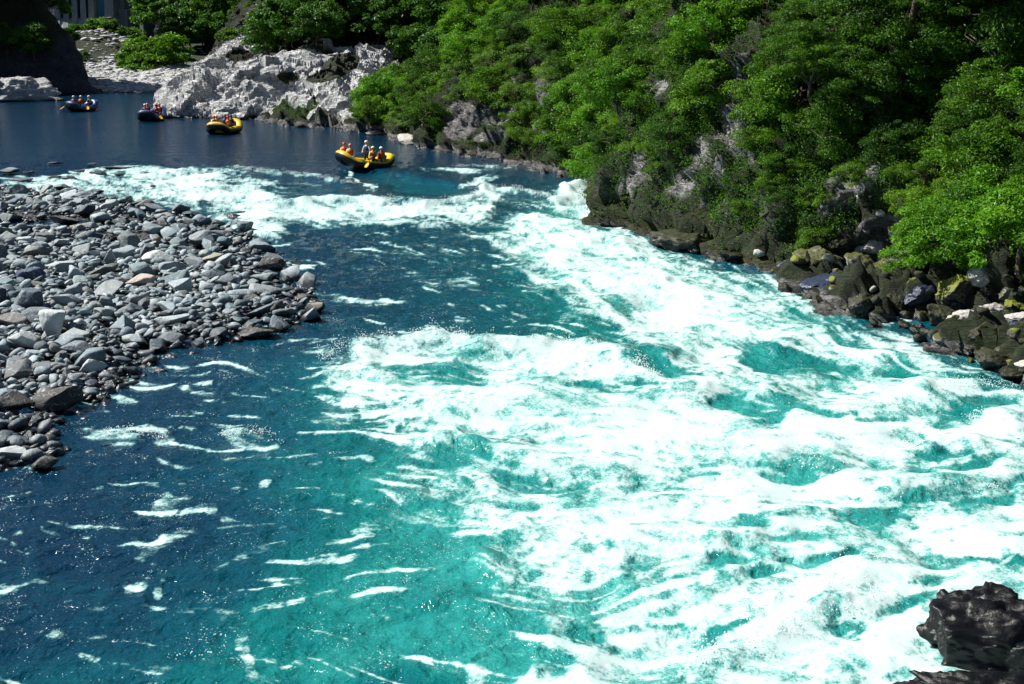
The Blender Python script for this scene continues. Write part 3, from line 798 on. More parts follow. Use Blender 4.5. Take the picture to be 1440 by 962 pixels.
m_bar.set(Base_Color=_c, Roughness=.8, Normal=m_bar.bump(_v.outputs['Distance'], .9, .1))
bme = mesh_np("gravel_bar", np.stack([gxx, gyy, gzz], -1).reshape(-1, 3), grid_faces(*gxx.shape), m_bar.m)
if bme.polygons[0].normal.z < 0: bme.flip_normals()
tag(link("gravel_bar", bme), kind='structure')

def zone_of(u, v):
    if v < 262: return "lying in the white water at the upstream end of the bar"
    if v < 305: return "on the upstream edge of the cobble bar"
    if u > 330: return "on the dark wet point of the cobble bar"
    if v > 520: return "at the near water's edge of the cobble bar"
    if v < 350: return "on the upstream third of the cobble bar"
    if v > 440: return "on the downstream slope of the cobble bar"
    return "in the bright middle of the cobble bar at the left" if u < 170 else "in the middle of the cobble bar towards the point"

def place_stone(x, y, z, r, rot, sq=(1, 1, 1), mi=None, label=None, group=None, name='river_stone', mat=None):
    me = STONES[mi if mi is not None else int(srng.integers(len(STONES)))]
    o = bpy.data.objects.new(name, me); COL.objects.link(o)
    o.location = (x, y, z); o.rotation_euler = rot; o.scale = (r * sq[0], r * sq[1], r * sq[2])
    if mat:
        o.material_slots[0].link = 'OBJECT'; o.material_slots[0].material = mat
    return tag(o, label, 'stone', group)

placed = []   # x, y, r
STP = {'pink': [(0, (.50, .43, .38)), (1, (.52, .44, .38))], 'olive': [(0, (.25, .27, .19)), (1, (.27, .28, .20))], 'pale': [(0, (.50, .55, .55)), (1, (.56, .58, .57))], 'blue': [(0, (.05, .075, .14)), (1, (.06, .08, .14))],
      'dark': [(0, (.05, .05, .05)), (1, (.07, .065, .055))]}
SPM = {k: stone_mat(k + "_stone", p_, wet=(.1, .35), wetcol=.4) for k, p_ in STP.items()}
def mat_for(lab):
    for k, w_ in (('pink', 'pinkish'), ('olive', 'olive'), ('blue', 'dark blue'), ('pale', 'pale'), ('dark', 'dark')):
        if w_ in lab: return SPM[k]
# named stones read off the photograph: u, v of the middle, width px, height px
special = [(76, 455, 56, 44, "rounded pale grey boulder with a white vein, standing proud in the cobbles at left", 3),
           (225, 365, 56, 22, "flat pale slab with a lit top lying in the middle of the cobble bar", 5),
           (298, 362, 40, 24, "flat rounded olive grey slab near the point of the bar", 6),
           (50, 392, 52, 30, "blocky dark blue shaded boulder at the left of the cobble bar", 7),
           (38, 340, 26, 28, "upright pale stone with a dark side beside the little pool", 2),
           (12, 338, 34, 26, "pale rounded boulder cut by the left edge beside the little pool", 1),
           (36, 480, 60, 40, "large tilted pale slab below the veined boulder", 9),
           (130, 505, 44, 40, "flat pale boulder on the downstream slope of the bar", 10),
           (195, 400, 54, 16, "long thin pinkish slab lying flat among grey cobbles", 5),
           (385, 368, 56, 26, "dark wet wedge shaped boulder at the tip with foam behind it", 8),
           (425, 408, 40, 16, "smooth dark oval boulder standing off the point of the bar", 4),
           (422, 397, 18, 10, "small pale stone resting on the smooth oval boulder off the point", 2),
           (60, 636, 50, 34, "dark wet brown stone at the nearest water's edge, left", 11),
           (15, 625, 60, 30, "pale topped wet stone at the nearest water's edge, left edge of photo", 12),
           (90, 548, 90, 44, "big dark rounded boulder half in water at the near edge of the bar", 13),
           (20, 555, 70, 44, "dark mossy boulder at the near left edge of the bar", 1),
           (365, 455, 60, 26, "flat dark wet boulder on the lower edge of the point", 0),
           (120, 310, 44, 16, "olive rounded stone among dark stones on the upstream edge", 4),
           (90, 300, 56, 24, "dark long stone on the upstream edge of the cobble bar", 6)]
for (u, v, w, h, lab, mi) in special:
    zb = .25; x, y = G(u, v + h * .35, zb); s_ = float(FPX / proj(x, y, zb)[2]); r = w / 2 / s_
    zs = max(.35, min(1.7, (h / 2 / s_) / (r * .5)))
    place_stone(x, y, max(float(bar_z(x, y)), -.05) + r * .36 * zs, r, (random.uniform(-.15, .15), random.uniform(-.15, .15), random.uniform(-.5, .5) + (math.pi if random.random() < .5 else 0)), (1, 1, zs), mi, lab, mat=mat_for(lab))
    placed.append((x, y, r))
# rocks standing in the white water above the bar
for (u, v, w, h) in [(12, 240, 34, 14), (42, 243, 20, 8), (78, 230, 30, 6), (100, 252, 28, 9), (75, 250, 24, 7), (165, 236, 44, 12), (128, 232, 18, 6), (112, 241, 26, 8), (140, 244, 30, 9), (30, 255, 50, 7), (168, 247, 20, 5),
                     (285, 284, 20, 9), (272, 302, 34, 9), (326, 304, 32, 9), (215, 263, 14, 6), (168, 270, 16, 7), (132, 270, 30, 8), (250, 268, 18, 5), (340, 300, 16, 5), (35, 278, 46, 20), (90, 264, 30, 10), (300, 330, 20, 8), (362, 340, 26, 9)]:
    x, y = G(u, v + h * .4, 0); s_ = float(FPX / proj(x, y, 0)[2]); r = w / 2 / s_
    pos_ = "foam left of the bar top" if u < 70 else ("rapid above the bar" if u < 200 else "fast foam off the bar's upper edge")
    szw = "low" if h < 8 else ("long" if w > 30 else "blunt")
    place_stone(x, y, .08 + h * .25 / s_, r, (0, 0, random.uniform(-.4, .4)), (1, 1, max(.4, h / s_ / (r * 1.0))), None, f"{szw} dark wet rock poking out of the {pos_}", "dark rocks standing in the rapid above the cobble bar")
    placed.append((x, y, r))

N_BIG = 255
tries = 0; cand = []
while len(cand) < N_BIG and tries < 60000:
    tries += 1
    u = random.uniform(-25, 445); v = 270 + 360 * random.random() ** 1.25
    x, y = G(u, v, .2)
    sdv = float(bar_sd(np.array([x]), np.array([y]))[0])
    if sdv < -.4 and not (sdv > -1.2 and random.random() < .15): continue
    px_w = random.choice([20, 24, 30, 36, 44, 54, 64]) * (1.0 if v < 330 else 1.12)
    r = min(.75, max(.24, px_w / 2 / float(FPX / proj(x, y, .2)[2])))
    if any((x - a) ** 2 + (y - b) ** 2 < (.74 * (r + c)) ** 2 for a, b, c in placed): continue
    placed.append((x, y, r)); cand.append((x, y, r, u, v))
for (x, y, r, u, v) in cand:
    zn = zone_of(u, v)
    szw = "large" if r > .5 else ("medium" if r > .36 else "smaller")
    near_w = float(bar_sd(np.array([x]), np.array([y]))[0]) < .8
    look = "dark wet" if near_w else "dry grey"
    g = f"{szw} {look} stones {zn}"
    place_stone(x, y, float(bar_z(x, y)) + r * random.uniform(.12, .34), r, (random.gauss(0, .28), random.gauss(0, .28), random.uniform(0, 6.28)), (1, random.uniform(.8, 1.1), random.uniform(.8, 1.35)), None,
                f"{szw} {look} stone {zn}", g)

# everything smaller: one mass of cobbles
sv_l, sf_l = [], []; off = 0
pl = np.array(placed)
NS = 11500
uu = srng.uniform(-120, 450, NS * 2); vv = 264 + 400 * srng.random(NS * 2) ** 1.15
xs, ys = ground(uu, vv, .1)
sdd = bar_sd(xs, ys)
keep = (sdd > -.35) | ((sdd > -1.0) & (srng.random(len(xs)) < .10))
xs, ys, vv = xs[keep][:NS], ys[keep][:NS], vv[keep][:NS]
zz = bar_z(xs, ys)
srad = np.clip(srng.lognormal(math.log(.15), .45, len(xs)), .05, .34)
rnd_attr = []
for i in range(len(xs)):
    v0, f0 = SMALL[i % len(SMALL)]
    r = srad[i]
    dmin = np.min(np.hypot(pl[:, 0] - xs[i], pl[:, 1] - ys[i]) - pl[:, 2])
    if dmin < -.12: continue
    Mx = np.array(Euler((srng.normal(0, .3), srng.normal(0, .3), srng.uniform(0, 6.28))).to_matrix())
    sv_l.append((v0 * r) @ Mx.T + np.array([xs[i], ys[i], zz[i] + r * srng.uniform(.1, .7)])); sf_l.append(f0 + off); off += len(v0)
    rnd_attr.append(np.full(len(v0), srng.random()))
mc = stone_mat("cobbles", PAL, wet=(.16, .42), wetcol=.13)
# per-stone colour from an attribute instead of the object
for n in list(mc.node_tree.nodes):
    if n.type == 'OBJECT_INFO':
        at = mc.node_tree.nodes.new('ShaderNodeAttribute'); at.attribute_name = 'rnd'
        for l in list(mc.node_tree.links):
            if l.from_node == n: mc.node_tree.links.new(at.outputs['Fac'], l.to_socket)
    if n.type == 'TEX_COORD': pass
tag(link("cobbles", mesh_np("cobbles", np.concatenate(sv_l), np.concatenate(sf_l), mc, {'rnd': np.concatenate(rnd_attr)})), "mass of smaller grey cobbles packed between the large stones of the bar", "cobbles", kind='stuff')
print("small stones", len(sv_l))

# ---- boulders along the right bank
M_B = {
 'moss': stone_mat("mossy_boulder", [(0, (.06, .055, .04)), (1, (.09, .08, .06))], (.05, .5), (.20, .23, .010)),
 'dark': stone_mat("dark_boulder", [(0, (.020, .018, .015)), (1, (.034, .028, .02))], (.1, .7), (.028, .032, .004)),
 'blue': stone_mat("wet_blue_boulder", [(0, (.045, .06, .10)), (1, (.06, .08, .13))], (-2, -1), None, .78, .6, vein_=0.0),
 'pale': stone_mat("pale_boulder", [(0, (.44, .42, .39)), (1, (.52, .50, .45))], (.0, .35)),
 'tan': stone_mat("tan_boulder", [(0, (.36, .32, .25)), (1, (.42, .38, .30))], (.05, .4)),
 'grey': stone_mat("grey_boulder", [(0, (.25, .25, .27)), (1, (.32, .31, .31))], (.05, .45), (.08, .09, .01)),
 'black': stone_mat("black_wet_rock", [(0, (.007, .0065, .006)), (1, (.009, .008, .007))], (-3, -2), None, .92, .16, vein_=0.0)}
boul = [(962, 342, 100, 50, 'dark', "dark brown ledge of wet rock at the foot of the cliff"), (1035, 358, 66, 16, 'dark', "low thin slab just above water beyond the brown ledge"),
        (1130, 384, 80, 44, 'blue', "slanting blue grey wet slab dipping into the river"), (1165, 396, 80, 40, 'blue', "second blue grey wet slab behind the slanting one"),
        (1150, 360, 70, 34, 'grey', "dark boulder with pale crest above the blue slabs"), (1212, 368, 60, 44, 'grey', "pale brown topped boulder above the blue slabs"),
        (1192, 392, 80, 40, 'dark', "brown dark boulder beneath the pale topped one"), (1215, 428, 80, 50, 'dark', "big dark mossy boulder standing in the river"),
        (1262, 425, 40, 30, 'dark', "dark boulder behind the big mossy one"), (1286, 418, 54, 36, 'blue', "deep blue wet boulder between the mossy rocks"), (1250, 380, 60, 50, 'grey', "cracked grey boulder left of the bright bushes"),
        (1290, 396, 44, 26, 'moss', "small rounded olive moss covered boulder under the bushes"), (1318, 392, 40, 22, 'moss', "second rounded olive moss boulder under the bushes"),
        (1352, 402, 76, 52, 'moss', "large yellow green mossy boulder"), (1384, 384, 54, 38, 'pale', "white cracked boulder behind the yellow mossy one"), (1400, 405, 44, 44, 'dark', "dark boulder in front of the white one"),
        (1328, 440, 70, 36, 'dark', "dark boulder below the yellow mossy one"), (1333, 458, 50, 34, 'dark', "dark domed boulder at the water below the tan rock"), (1360, 448, 54, 34, 'pale', "pale angular tan rock at mid pile"),
        (1392, 434, 46, 22, 'pale', "narrow pale slab right of the tan rock"), (1300, 448, 34, 22, 'grey', "small white capped wet stone at the water"), (1428, 432, 40, 30, 'moss', "mossy pale boulder at the right edge"),
        (1435, 446, 50, 22, 'pale', "pale slab at the right edge"), (1425, 456, 56, 20, 'blue', "dark blue flat stone at the right edge"), (1390, 470, 70, 40, 'dark', "brown mossy boulder low on the right"),
        (1436, 482, 36, 30, 'tan', "tan angular stone at the right edge"), (1400, 500, 80, 40, 'dark', "dark wet boulder near the water at right"), (1438, 506, 40, 14, 'pale', "small white stone at the right edge by the water"),
        (1370, 492, 50, 26, 'dark', "low dark wet boulder at the waterline right"), (1425, 520, 70, 24, 'dark', "lowest dark wet boulder at the right edge"), (1420, 410, 40, 34, 'grey', "grey boulder below the bright bushes at right"),
        (1350, 425, 40, 24, 'blue', "bluish shadowed stone under the yellow mossy boulder"), (1275, 470, 26, 10, 'dark', "tiny dark stone awash at the waterline"), (1180, 350, 50, 24, 'dark', "dark rock under the pale broken ledge"),
        (1232, 345, 56, 20, 'pale', "pale broken ledge rock above the boulders"), (1208, 352, 30, 14, 'pale', "small pale stone beside the broken ledge"), (1105, 372, 40, 22, 'dark', "dark rock where the cliff meets the boulders"),
        (575, 196, 60, 18, 'pale', "flat white slab at the water's edge below the far shrubs"), (530, 190, 40, 8, 'pale', "low pale ledge stone beside the calm water")]
for k, (u, v, w, h, mt, lab) in enumerate(boul):
    # base sits where the bank surface meets this image point
    vb = v + h * .42; zb = 0.0
    dd_ = (bank.U - u) ** 2 + (bank.V - vb) ** 2 + np.where(bank.R > 9, 1e5, 0)
    i = np.unravel_index(np.argmin(dd_), dd_.shape)
    if dd_[i] < 200:
        x, y, zb = [float(t_) for t_ in bank.P[i]]; zb = max(zb, -.1)
    else: x, y = G(u, vb, 0)
    s_ = float(FPX / proj(x, y, zb)[2]); r = .88 * w / 2 / s_; hh = .92 * h / 2 / s_
    v0, f0 = stone_verts(5, srng, 14, .07, .45, (1, .9, 1))
    fc = facet3(v0[:, 0] * 2.2 + k, v0[:, 1] * 2.2, v0[:, 2] * 2.2, k) * .16 + facet3(v0[:, 0] * 5 + k, v0[:, 1] * 5, v0[:, 2] * 5, k) * .06
    v0 = v0 * (1 + fc)[:, None]
    o = link('boulder', mesh_np("boulder", v0, f0, M_B[mt]))
    o.location = (x, y + r * .3, zb + hh * .62); o.scale = (r * 1.08, r * .95, hh * 1.12); o.rotation_euler = (random.uniform(-.12, .12), random.uniform(-.25, .25) if w / h < 3 else 0, random.uniform(-.4, .4))
    tag(o, lab, 'boulder')
# smaller rocks wedged between them
bank_small = [(.0, 0)]
rk_pr = []
for mt in ('dark', 'grey', 'pale', 'moss'):
    for q_ in range(2):
        v0, f0 = stone_verts(3, srng, 12, .07, .45, (1, .85, .7)); rk_pr.append((mt, mesh_np("bank_rock", v0, f0, M_B[mt])))
bp = bank.P.reshape(-1, 3); sel = np.nonzero((bank.Q.ravel() > 34) & (bank.Q.ravel() < 54) & (bank.R.ravel() > -.6) & (bank.R.ravel() < 5) & (bank.U.ravel() > 1060) & (bank.U.ravel() < 1500))[0]
for n_, i in enumerate(srng.choice(sel, 150, replace=False)):
    x, y, z = [float(q_) for q_ in bp[i]]; mt, me = rk_pr[int(srng.choice(8, p=[.25, .25, .13, .12, .07, .06, .06, .06]))]
    r = float(srng.uniform(.12, .34)); o = link('bank_rock', me); o.location = (x, y, max(z, -.02) + r * .35); o.scale = (r, r, r); o.rotation_euler = tuple(srng.uniform(-.4, .4, 2)) + (float(srng.uniform(0, 6.28)),)
    u_ = float(bank.U.ravel()[i]); wl_ = 'at the waterline' if z < .35 else 'wedged among the big boulders'
    side_ = "left of the bright bushes" if u_ < 1265 else "below the bright bushes, right edge"
    ad = {'dark': 'small dark rock', 'grey': 'small grey rock', 'pale': 'small pale rock', 'moss': 'small mossy rock'}[mt]
    tag(o, f"{ad} {wl_} {side_}", 'rock', f"{ad}s {wl_} {side_}")
# foreground rock, bottom right
def big_rock(u, v, w, d, h, seed, lab, z0=0.0):
    rg = np.random.default_rng(seed)
    x, y = G(u, v, 0)
    v0, f0 = stone_verts(6, rg, 16, .06, .55, (1, 1, 1))
    n_ = fbm3(v0[:, 0] * 2, v0[:, 1] * 2, v0[:, 2] * 2, 5, seed); v0 = v0 * (1 + .12 * (.4 - np.abs(n_) * 2) + .16 * facet3(v0[:, 0] * 2, v0[:, 1] * 2, v0[:, 2] * 2, seed) + .06 * facet3(v0[:, 0] * 5, v0[:, 1] * 5, v0[:, 2] * 5, seed))[:, None]
    o = link('river_rock', mesh_np("river_rock", v0, f0, M_B['black']))
    o.location = (x, y, z0); o.scale = (w, d, h); o.rotation_euler = (0, 0, rg.uniform(-.3, .3)); tag(o, lab, 'rock'); return o
big_rock(1412, 925, 2.0, 1.35, 1.2, 5, "large black wet rock breaking the white water at the bottom right corner")
big_rock(1400, 1010, 1.6, 1.0, .62, 9, "low wet rock with green moss below the large black rock, bottom right")

# far shingle: bright blocks at the head of the reach
sv_l, sf_l, off = [], [], 0
for _ in range(2600):
    u = random.uniform(118, 262); v = random.uniform(78, 131)
    if u < 118 + (v - 78) * .0 or u < 105 + (131 - v) * -.2: continue
    x = (u - 720) / (FPX / 190) ; y = random.uniform(163, 235); x, y = float((u - 720) * y / FPX), y
    i = int(np.clip((y - 158) / .8, 0, by.shape[0] - 1)); j = int(np.clip((x + 100) / .5, 0, bx.shape[1] - 1))
    z = bz[i, j]
    r = random.uniform(.12, .75) * (1 if random.random() < .25 else .5)
    v0, f0 = SMALL[random.randrange(10)]
    sv_l.append(v0 * r * np.array([1, 1, random.uniform(.6, 1)]) + np.array([x, y, z + r * .2])); sf_l.append(f0 + off); off += len(v0)
tag(link("shingle", mesh_np("shingle", np.concatenate(sv_l), np.concatenate(sf_l), stone_mat("shingle_stone", [(0, (.40, .41, .42)), (1, (.46, .46, .46))], (-.1, .1)))), "pale blocks and shingle on the beach at the head of the reach", "shingle", kind='stuff')
# left pale rock
for (u, v, w, h, lab, sd_) in [(18, 128, 120, 36, "pale rock shelf at the foot of the dark hill, far left", 21), (-60, 124, 150, 46, "pale rock mass cut by the left edge of the photo", 22), (60, 136, 36, 12, "low pale tail of the rock shelf at far left", 23)]:
    rg = np.random.default_rng(sd_); x, y = G(u, v + h * .45, 0); s_ = float(FPX / proj(x, y, 0)[2])
    v0, f0 = stone_verts(5, rg, 16, .08, .5, (1, 1, 1)); n_ = fbm3(v0[:, 0] * 2.5, v0[:, 1] * 2.5, v0[:, 2] * 5, 4, sd_); v0 = v0 * (1 + .1 * (.4 - np.abs(n_) * 2) + .2 * facet3(v0[:, 0] * 3, v0[:, 1] * 3, v0[:, 2] * 6, sd_))[:, None]
    o = link('rock_shelf', mesh_np("rock_shelf", v0, f0, M_ROCK_PALE)); o.location = (x, y + w / 2 / s_ * .6, -.1); o.scale = (w / 2 / s_, w / 2 / s_ * .6, h / s_); tag(o, lab, 'rock')
# ================================================================== PLANTS
def leaf_mat(name, c_dark, c_mid, c_light, trans=.35):
    t = NT(name); tone = t.attr('tone'); rd_ = t.rand()
    f = t.math('ADD', t.math('MULTIPLY', tone, .75), t.math('MULTIPLY', rd_, .25))
    col = t.ramp(f, [(.08, c_dark), (.5, c_mid), (.95, c_light)])
    n = t.n
    t.set(Base_Color=col, Roughness=.5, Specular_IOR_Level=.3)
    tr = n.new('ShaderNodeBsdfTranslucent'); t.l.new(t.mix(1.0, col, (1.15, 1.2, .35), 'MULTIPLY'), tr.inputs[0])
    mx = n.new('ShaderNodeMixShader'); mx.inputs[0].default_value = trans
    t.l.new(t.b.outputs[0], mx.inputs[1]); t.l.new(tr.outputs[0], mx.inputs[2]); t.l.new(mx.outputs[0], t.out.inputs[0])
    return t.m
M_LEAF = {
 'mid': leaf_mat("leaf_mid_green", (.022, .064, .003), (.072, .19, .006), (.18, .34, .014)),
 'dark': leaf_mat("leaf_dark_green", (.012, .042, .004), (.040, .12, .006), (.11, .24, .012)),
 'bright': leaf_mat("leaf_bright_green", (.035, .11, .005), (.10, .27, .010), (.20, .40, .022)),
 'olive': leaf_mat("leaf_yellow_green", (.035, .085, .004), (.090, .21, .007), (.18, .34, .015)),
 'far': leaf_mat("leaf_far_green", (.016, .050, .008), (.045, .135, .011), (.11, .25, .018)),
}
M_BARK = plain("bark", (.10, .075, .055), .9)
prng = np.random.default_rng(77)

def leaf_quads(pos, nor, size, rng, aspect=.5):
    n = len(pos)
    a = rng.normal(size=(n, 3)); a -= nor * (a * nor).sum(1)[:, None]; a /= np.linalg.norm(a, axis=1)[:, None] + 1e-9
    b = np.cross(nor, a)
    L = (size * rng.uniform(.6, 1.35, n))[:, None]; W = L * aspect
    droop = nor * (L * .12)
    v = np.stack([pos - a * L * .5 - droop, pos + b * W * .5 + droop * .3, pos + a * L * .5 - droop, pos - b * W * .5 + droop * .3], 1)
    return v.reshape(-1, 3), np.arange(4 * n).reshape(n, 4)

def crown_arrays(rng, R_, Hh, n_cl, per, leaf, up=.5, zc=0.0, aspect=.5, base=.0, layered=False):
    P, N, T = [], [], []
    for k in range(n_cl):
        th = rng.uniform(0, 2 * np.pi); cz = rng.uniform(-.35, 1.0) ** 1.0; cz = max(-.35, cz)
        rad = math.sqrt(max(0.05, 1 - max(cz, 0) ** 2)) * rng.uniform(.40, 1.28)
        c = np.array([R_ * rad * math.cos(th), R_ * rad * math.sin(th), zc + Hh * cz * rng.uniform(.7, 1.3)])
        cr = R_ * rng.uniform(.13, .38)
        d = rng.normal(size=(per, 3)); d /= np.linalg.norm(d, axis=1)[:, None]
        d[:, 2] = np.abs(d[:, 2]) * rng.choice([1, 1, 1, -.7], per)
        rr = rng.uniform(.45, 1.12, per)[:, None]
        sq = np.array([1.15, 1.15, .45 if layered else .75])
        p = c + d * sq * cr * rr
        nn = d * .55 + np.array([0, 0, up]) + rng.normal(0, .42, (per, 3)); nn /= np.linalg.norm(nn, axis=1)[:, None]
        P.append(p); N.append(nn); T.append(np.clip(rng.uniform(.25, .75) + rng.normal(0, .16, per), 0, 1))
    P, N, T = np.concatenate(P), np.concatenate(N), np.concatenate(T)
    v, f = leaf_quads(P, N, leaf, rng, aspect)
    return v, f, np.repeat(T, 4)

def limb_mesh(rng, R_, H0, n=6, r0=.07, name='trunk', top=None):
    bm = bmesh.new(); top = top or H0
    pts = [(0, 0, -.35)]; x = y = 0
    for i in range(1, 6):
        x += rng.normal(0, .05) * H0; y += rng.normal(0, .05) * H0; pts.append((x, y, H0 * i / 5))
    tube(bm, pts, [r0 * (1.15 - .16 * i) for i in range(6)], 7)
    for k in range(n):
        b = Vector(pts[int(rng.integers(2, 5))]); th = rng.uniform(0, 6.28); e = Vector((math.cos(th) * R_ * .8, math.sin(th) * R_ * .8, H0 * .3 * rng.uniform(.3, 1.4)))
        m = b + e * .5 + Vector((0, 0, .08 * R_))
        tube(bm, [b, m, b + e], [r0 * .5, r0 * .32, r0 * .12], 5)
    return bm_mesh(name, bm, M_BARK, True)

PROTO = {}
def proto(kind, mat, R_, Hh, n_cl, per, leaf, trunk_h, count=3, **kw):
    PROTO[kind] = []
    for i in range(count):
        v, f, t_ = crown_arrays(prng, R_, Hh, n_cl, per, leaf, zc=trunk_h, **kw)
        cm = mesh_np("crown", v, f, M_LEAF[mat], {'tone': t_}, smooth=False)
        tm = limb_mesh(prng, R_, trunk_h + Hh * .45, 7, .035 * R_ + .03)
        PROTO[kind].append((cm, tm))
proto('shrub', 'mid', 1.35, 1.0, 46, 210, .115, .55, 4)
proto('dark_shrub', 'dark', 1.35, 1.1, 42, 210, .10, .55, 3)
proto('bright_shrub', 'bright', 1.3, 1.1, 46, 210, .115, .5, 3)
proto('olive_shrub', 'olive', 1.0, .55, 30, 190, .10, .25, 2, aspect=.3)
proto('tree', 'mid', 2.3, 1.9, 74, 260, .15, 3.2, 3)
proto('layered_tree', 'dark', 2.3, 2.0, 60, 260, .14, 3.0, 3, layered=True)
proto('far_tree', 'far', 2.6, 2.4, 46, 170, .34, 3.2, 4, aspect=.6)
proto('far_shrub', 'mid', 1.7, 1.2, 34, 130, .26, .6, 3, aspect=.6)

def put_plant(kind, x, y, z, sc, name, label, cat, group, tilt=(0, 0), sz=1.0):
    cm, tm = random.choice(PROTO[kind])
    e = empty(name, (x, y, z), random.uniform(0, 6.28), 1)
    e.scale = (sc, sc, sc * sz); e.rotation_euler = (tilt[0], tilt[1], random.uniform(0, 6.28))
    tag(e, label, cat, group)
    link('crown', cm, e); link('trunk', tm, e)
    return e

# -- right bank: shrubs and trees all over, thin where bare rock shows
def where_right(u, v):
    if u < 600: a = "on the far rocky spur behind the rafts"
    elif u < 700: a = "above the small bare cliff right of the nearest raft"
    elif u < 850: a = "overhanging the river upstream of the mossy cliff corner" if v > 150 else "on the steep slope upstream of the mossy cliff"
    elif u < 1000: a = "on the crest of the mossy cliff corner" if v > 110 else "high above the mossy cliff corner"
    elif u < 1130: a = "round the tall bare rock face" if v > 70 else "above the tall bare rock face"
    elif u < 1270: a = "between the bare rock face and the dark gully" if v < 210 else "around the broken ledges above the boulders"
    else: a = "in the dark gully at the right" if v < 210 else "behind the bank boulders at the right edge"
    return a
pts_b = bank.P.reshape(-1, 3); Ub, Vb, Sb = bank.U.ravel(), bank.V.ravel(), bank.S.ravel(); rkb = bank.rock.ravel(); Nb = bank.N.reshape(-1, 3); Rb_, Qb = bank.R.ravel(), bank.Q.ravel()
m = (Ub > -60) & (Ub < 1560) & (Vb > -190) & (Vb < 560) & (pts_b[:, 2] > .7) & (pts_b[:, 1] > 20) & (rkb < .45) & (Rb_ > .4)
idx = np.nonzero(m)[0]
w = np.ones(len(idx)); w = Sb[idx] ** .8
used = []; nplants = 0; rix = np.random.default_rng(5)
order = rix.choice(idx, size=26000, replace=True, p=w / w.sum())
RBV = [(cu, cv) for cu, cv, *_ in RB]
CNT = {}
_gu, _gv = np.meshgrid(np.arange(300, 1600, 3.0), np.arange(-200, 560, 3.0)); RBI = blobs(_gu, _gv, RB)
def rbi(u, v): return RBI[int(min(max((v + 200) / 3, 0), RBI.shape[0] - 1)), int(min(max((u - 300) / 3, 0), RBI.shape[1] - 1))]
for i in order:
    x, y, z = pts_b[i]; u, v, s_ = Ub[i], Vb[i], Sb[i]
    # keep bare faces clear: nothing whose crown would hide one
    lift_ = .45 if 50 < Qb[i] < 73 and z < 4.2 else 1.0
    t_clear = max(rbi(u, v - k_ * s_ * lift_) for k_ in (.4, 1.0, 1.6, 2.2))
    if 985 < u < 1085 and 70 < v - 1.2 * s_ * lift_ < 235 and t_clear > .25: continue
    if t_clear > .55 and random.random() < .93: continue
    cliffy = 50 < Qb[i] < 73 and z < 4.2
    if (Qb[i] < 51 and Rb_[i] < 4.0) or (cliffy and z < 1.5 and random.random() < .8) or (56 < Qb[i] < 70 and z < 3.0 and random.random() < .5): continue
    if u < 452 : continue
    rr_ = random.uniform(.75, 1.25)
    if y > 85: rr_ *= 1.15
    if cliffy: rr_ *= .62
    mind = 1.02 * rr_
    if used and np.min(((np.array(used) - pts_b[i]) ** 2).sum(1)) < mind ** 2: continue
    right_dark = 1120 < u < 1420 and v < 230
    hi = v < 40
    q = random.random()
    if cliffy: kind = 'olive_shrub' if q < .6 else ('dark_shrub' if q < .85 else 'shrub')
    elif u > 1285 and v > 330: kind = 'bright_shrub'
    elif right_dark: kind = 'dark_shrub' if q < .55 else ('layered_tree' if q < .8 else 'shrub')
    elif hi and q < .22: kind = 'tree'
    elif 640 < u < 780 and 60 < v < 200 and q < .6: kind = 'olive_shrub'
    elif u > 860 and z < 4 and q < .45: kind = 'olive_shrub'
    elif q < .16: kind = 'dark_shrub'
    elif q < .50: kind = 'shrub'
    elif q < .75: kind = 'bright_shrub'
    elif q < .83: kind = 'olive_shrub'
    else: kind = 'tree' if v < 120 and q < .9 else 'shrub'
    sc = rr_ * (.62 if 'tree' in kind else 1.0)
    ct_key = 'tree' if 'tree' in kind else ('tuft' if kind == 'olive_shrub' else ('ever' if kind == 'dark_shrub' else 'shrub'))
    cap_ = {'tree': 110, 'tuft': 260, 'ever': 230, 'shrub': 225}[ct_key]
    if CNT.get(ct_key, 0) >= cap_: continue
    CNT[ct_key] = CNT.get(ct_key, 0) + 1
    used.append((x, y, z))
    a = where_right(u, v)
    look = {'shrub': "mid green leafy shrub", 'dark_shrub': "dark glossy shrub", 'bright_shrub': "sunlit bright green bush", 'olive_shrub': "low yellow green grassy tuft",
            'tree': "broad leaved tree with dense crown", 'layered_tree': "dark tree with layered branches"}[kind]
    nm, ct = {'tree': ('broadleaf_tree', 'tree'), 'tuft': ('grass_tuft', 'grass tuft'), 'ever': ('evergreen_bush', 'evergreen bush'), 'shrub': ('shrub', 'shrub')}[ct_key]
    nx, ny = Nb[i][0], Nb[i][1]
    put_plant(kind, float(x) + nx * .25, float(y) + ny * .25, float(z) - .25 * sc, float(sc), nm, f"{look} {a}", ct, f"{look}s {a}", (float(-ny) * .35, float(nx) * .35))
    nplants += 1
    if nplants >= 830: break
print("plants right", nplants)
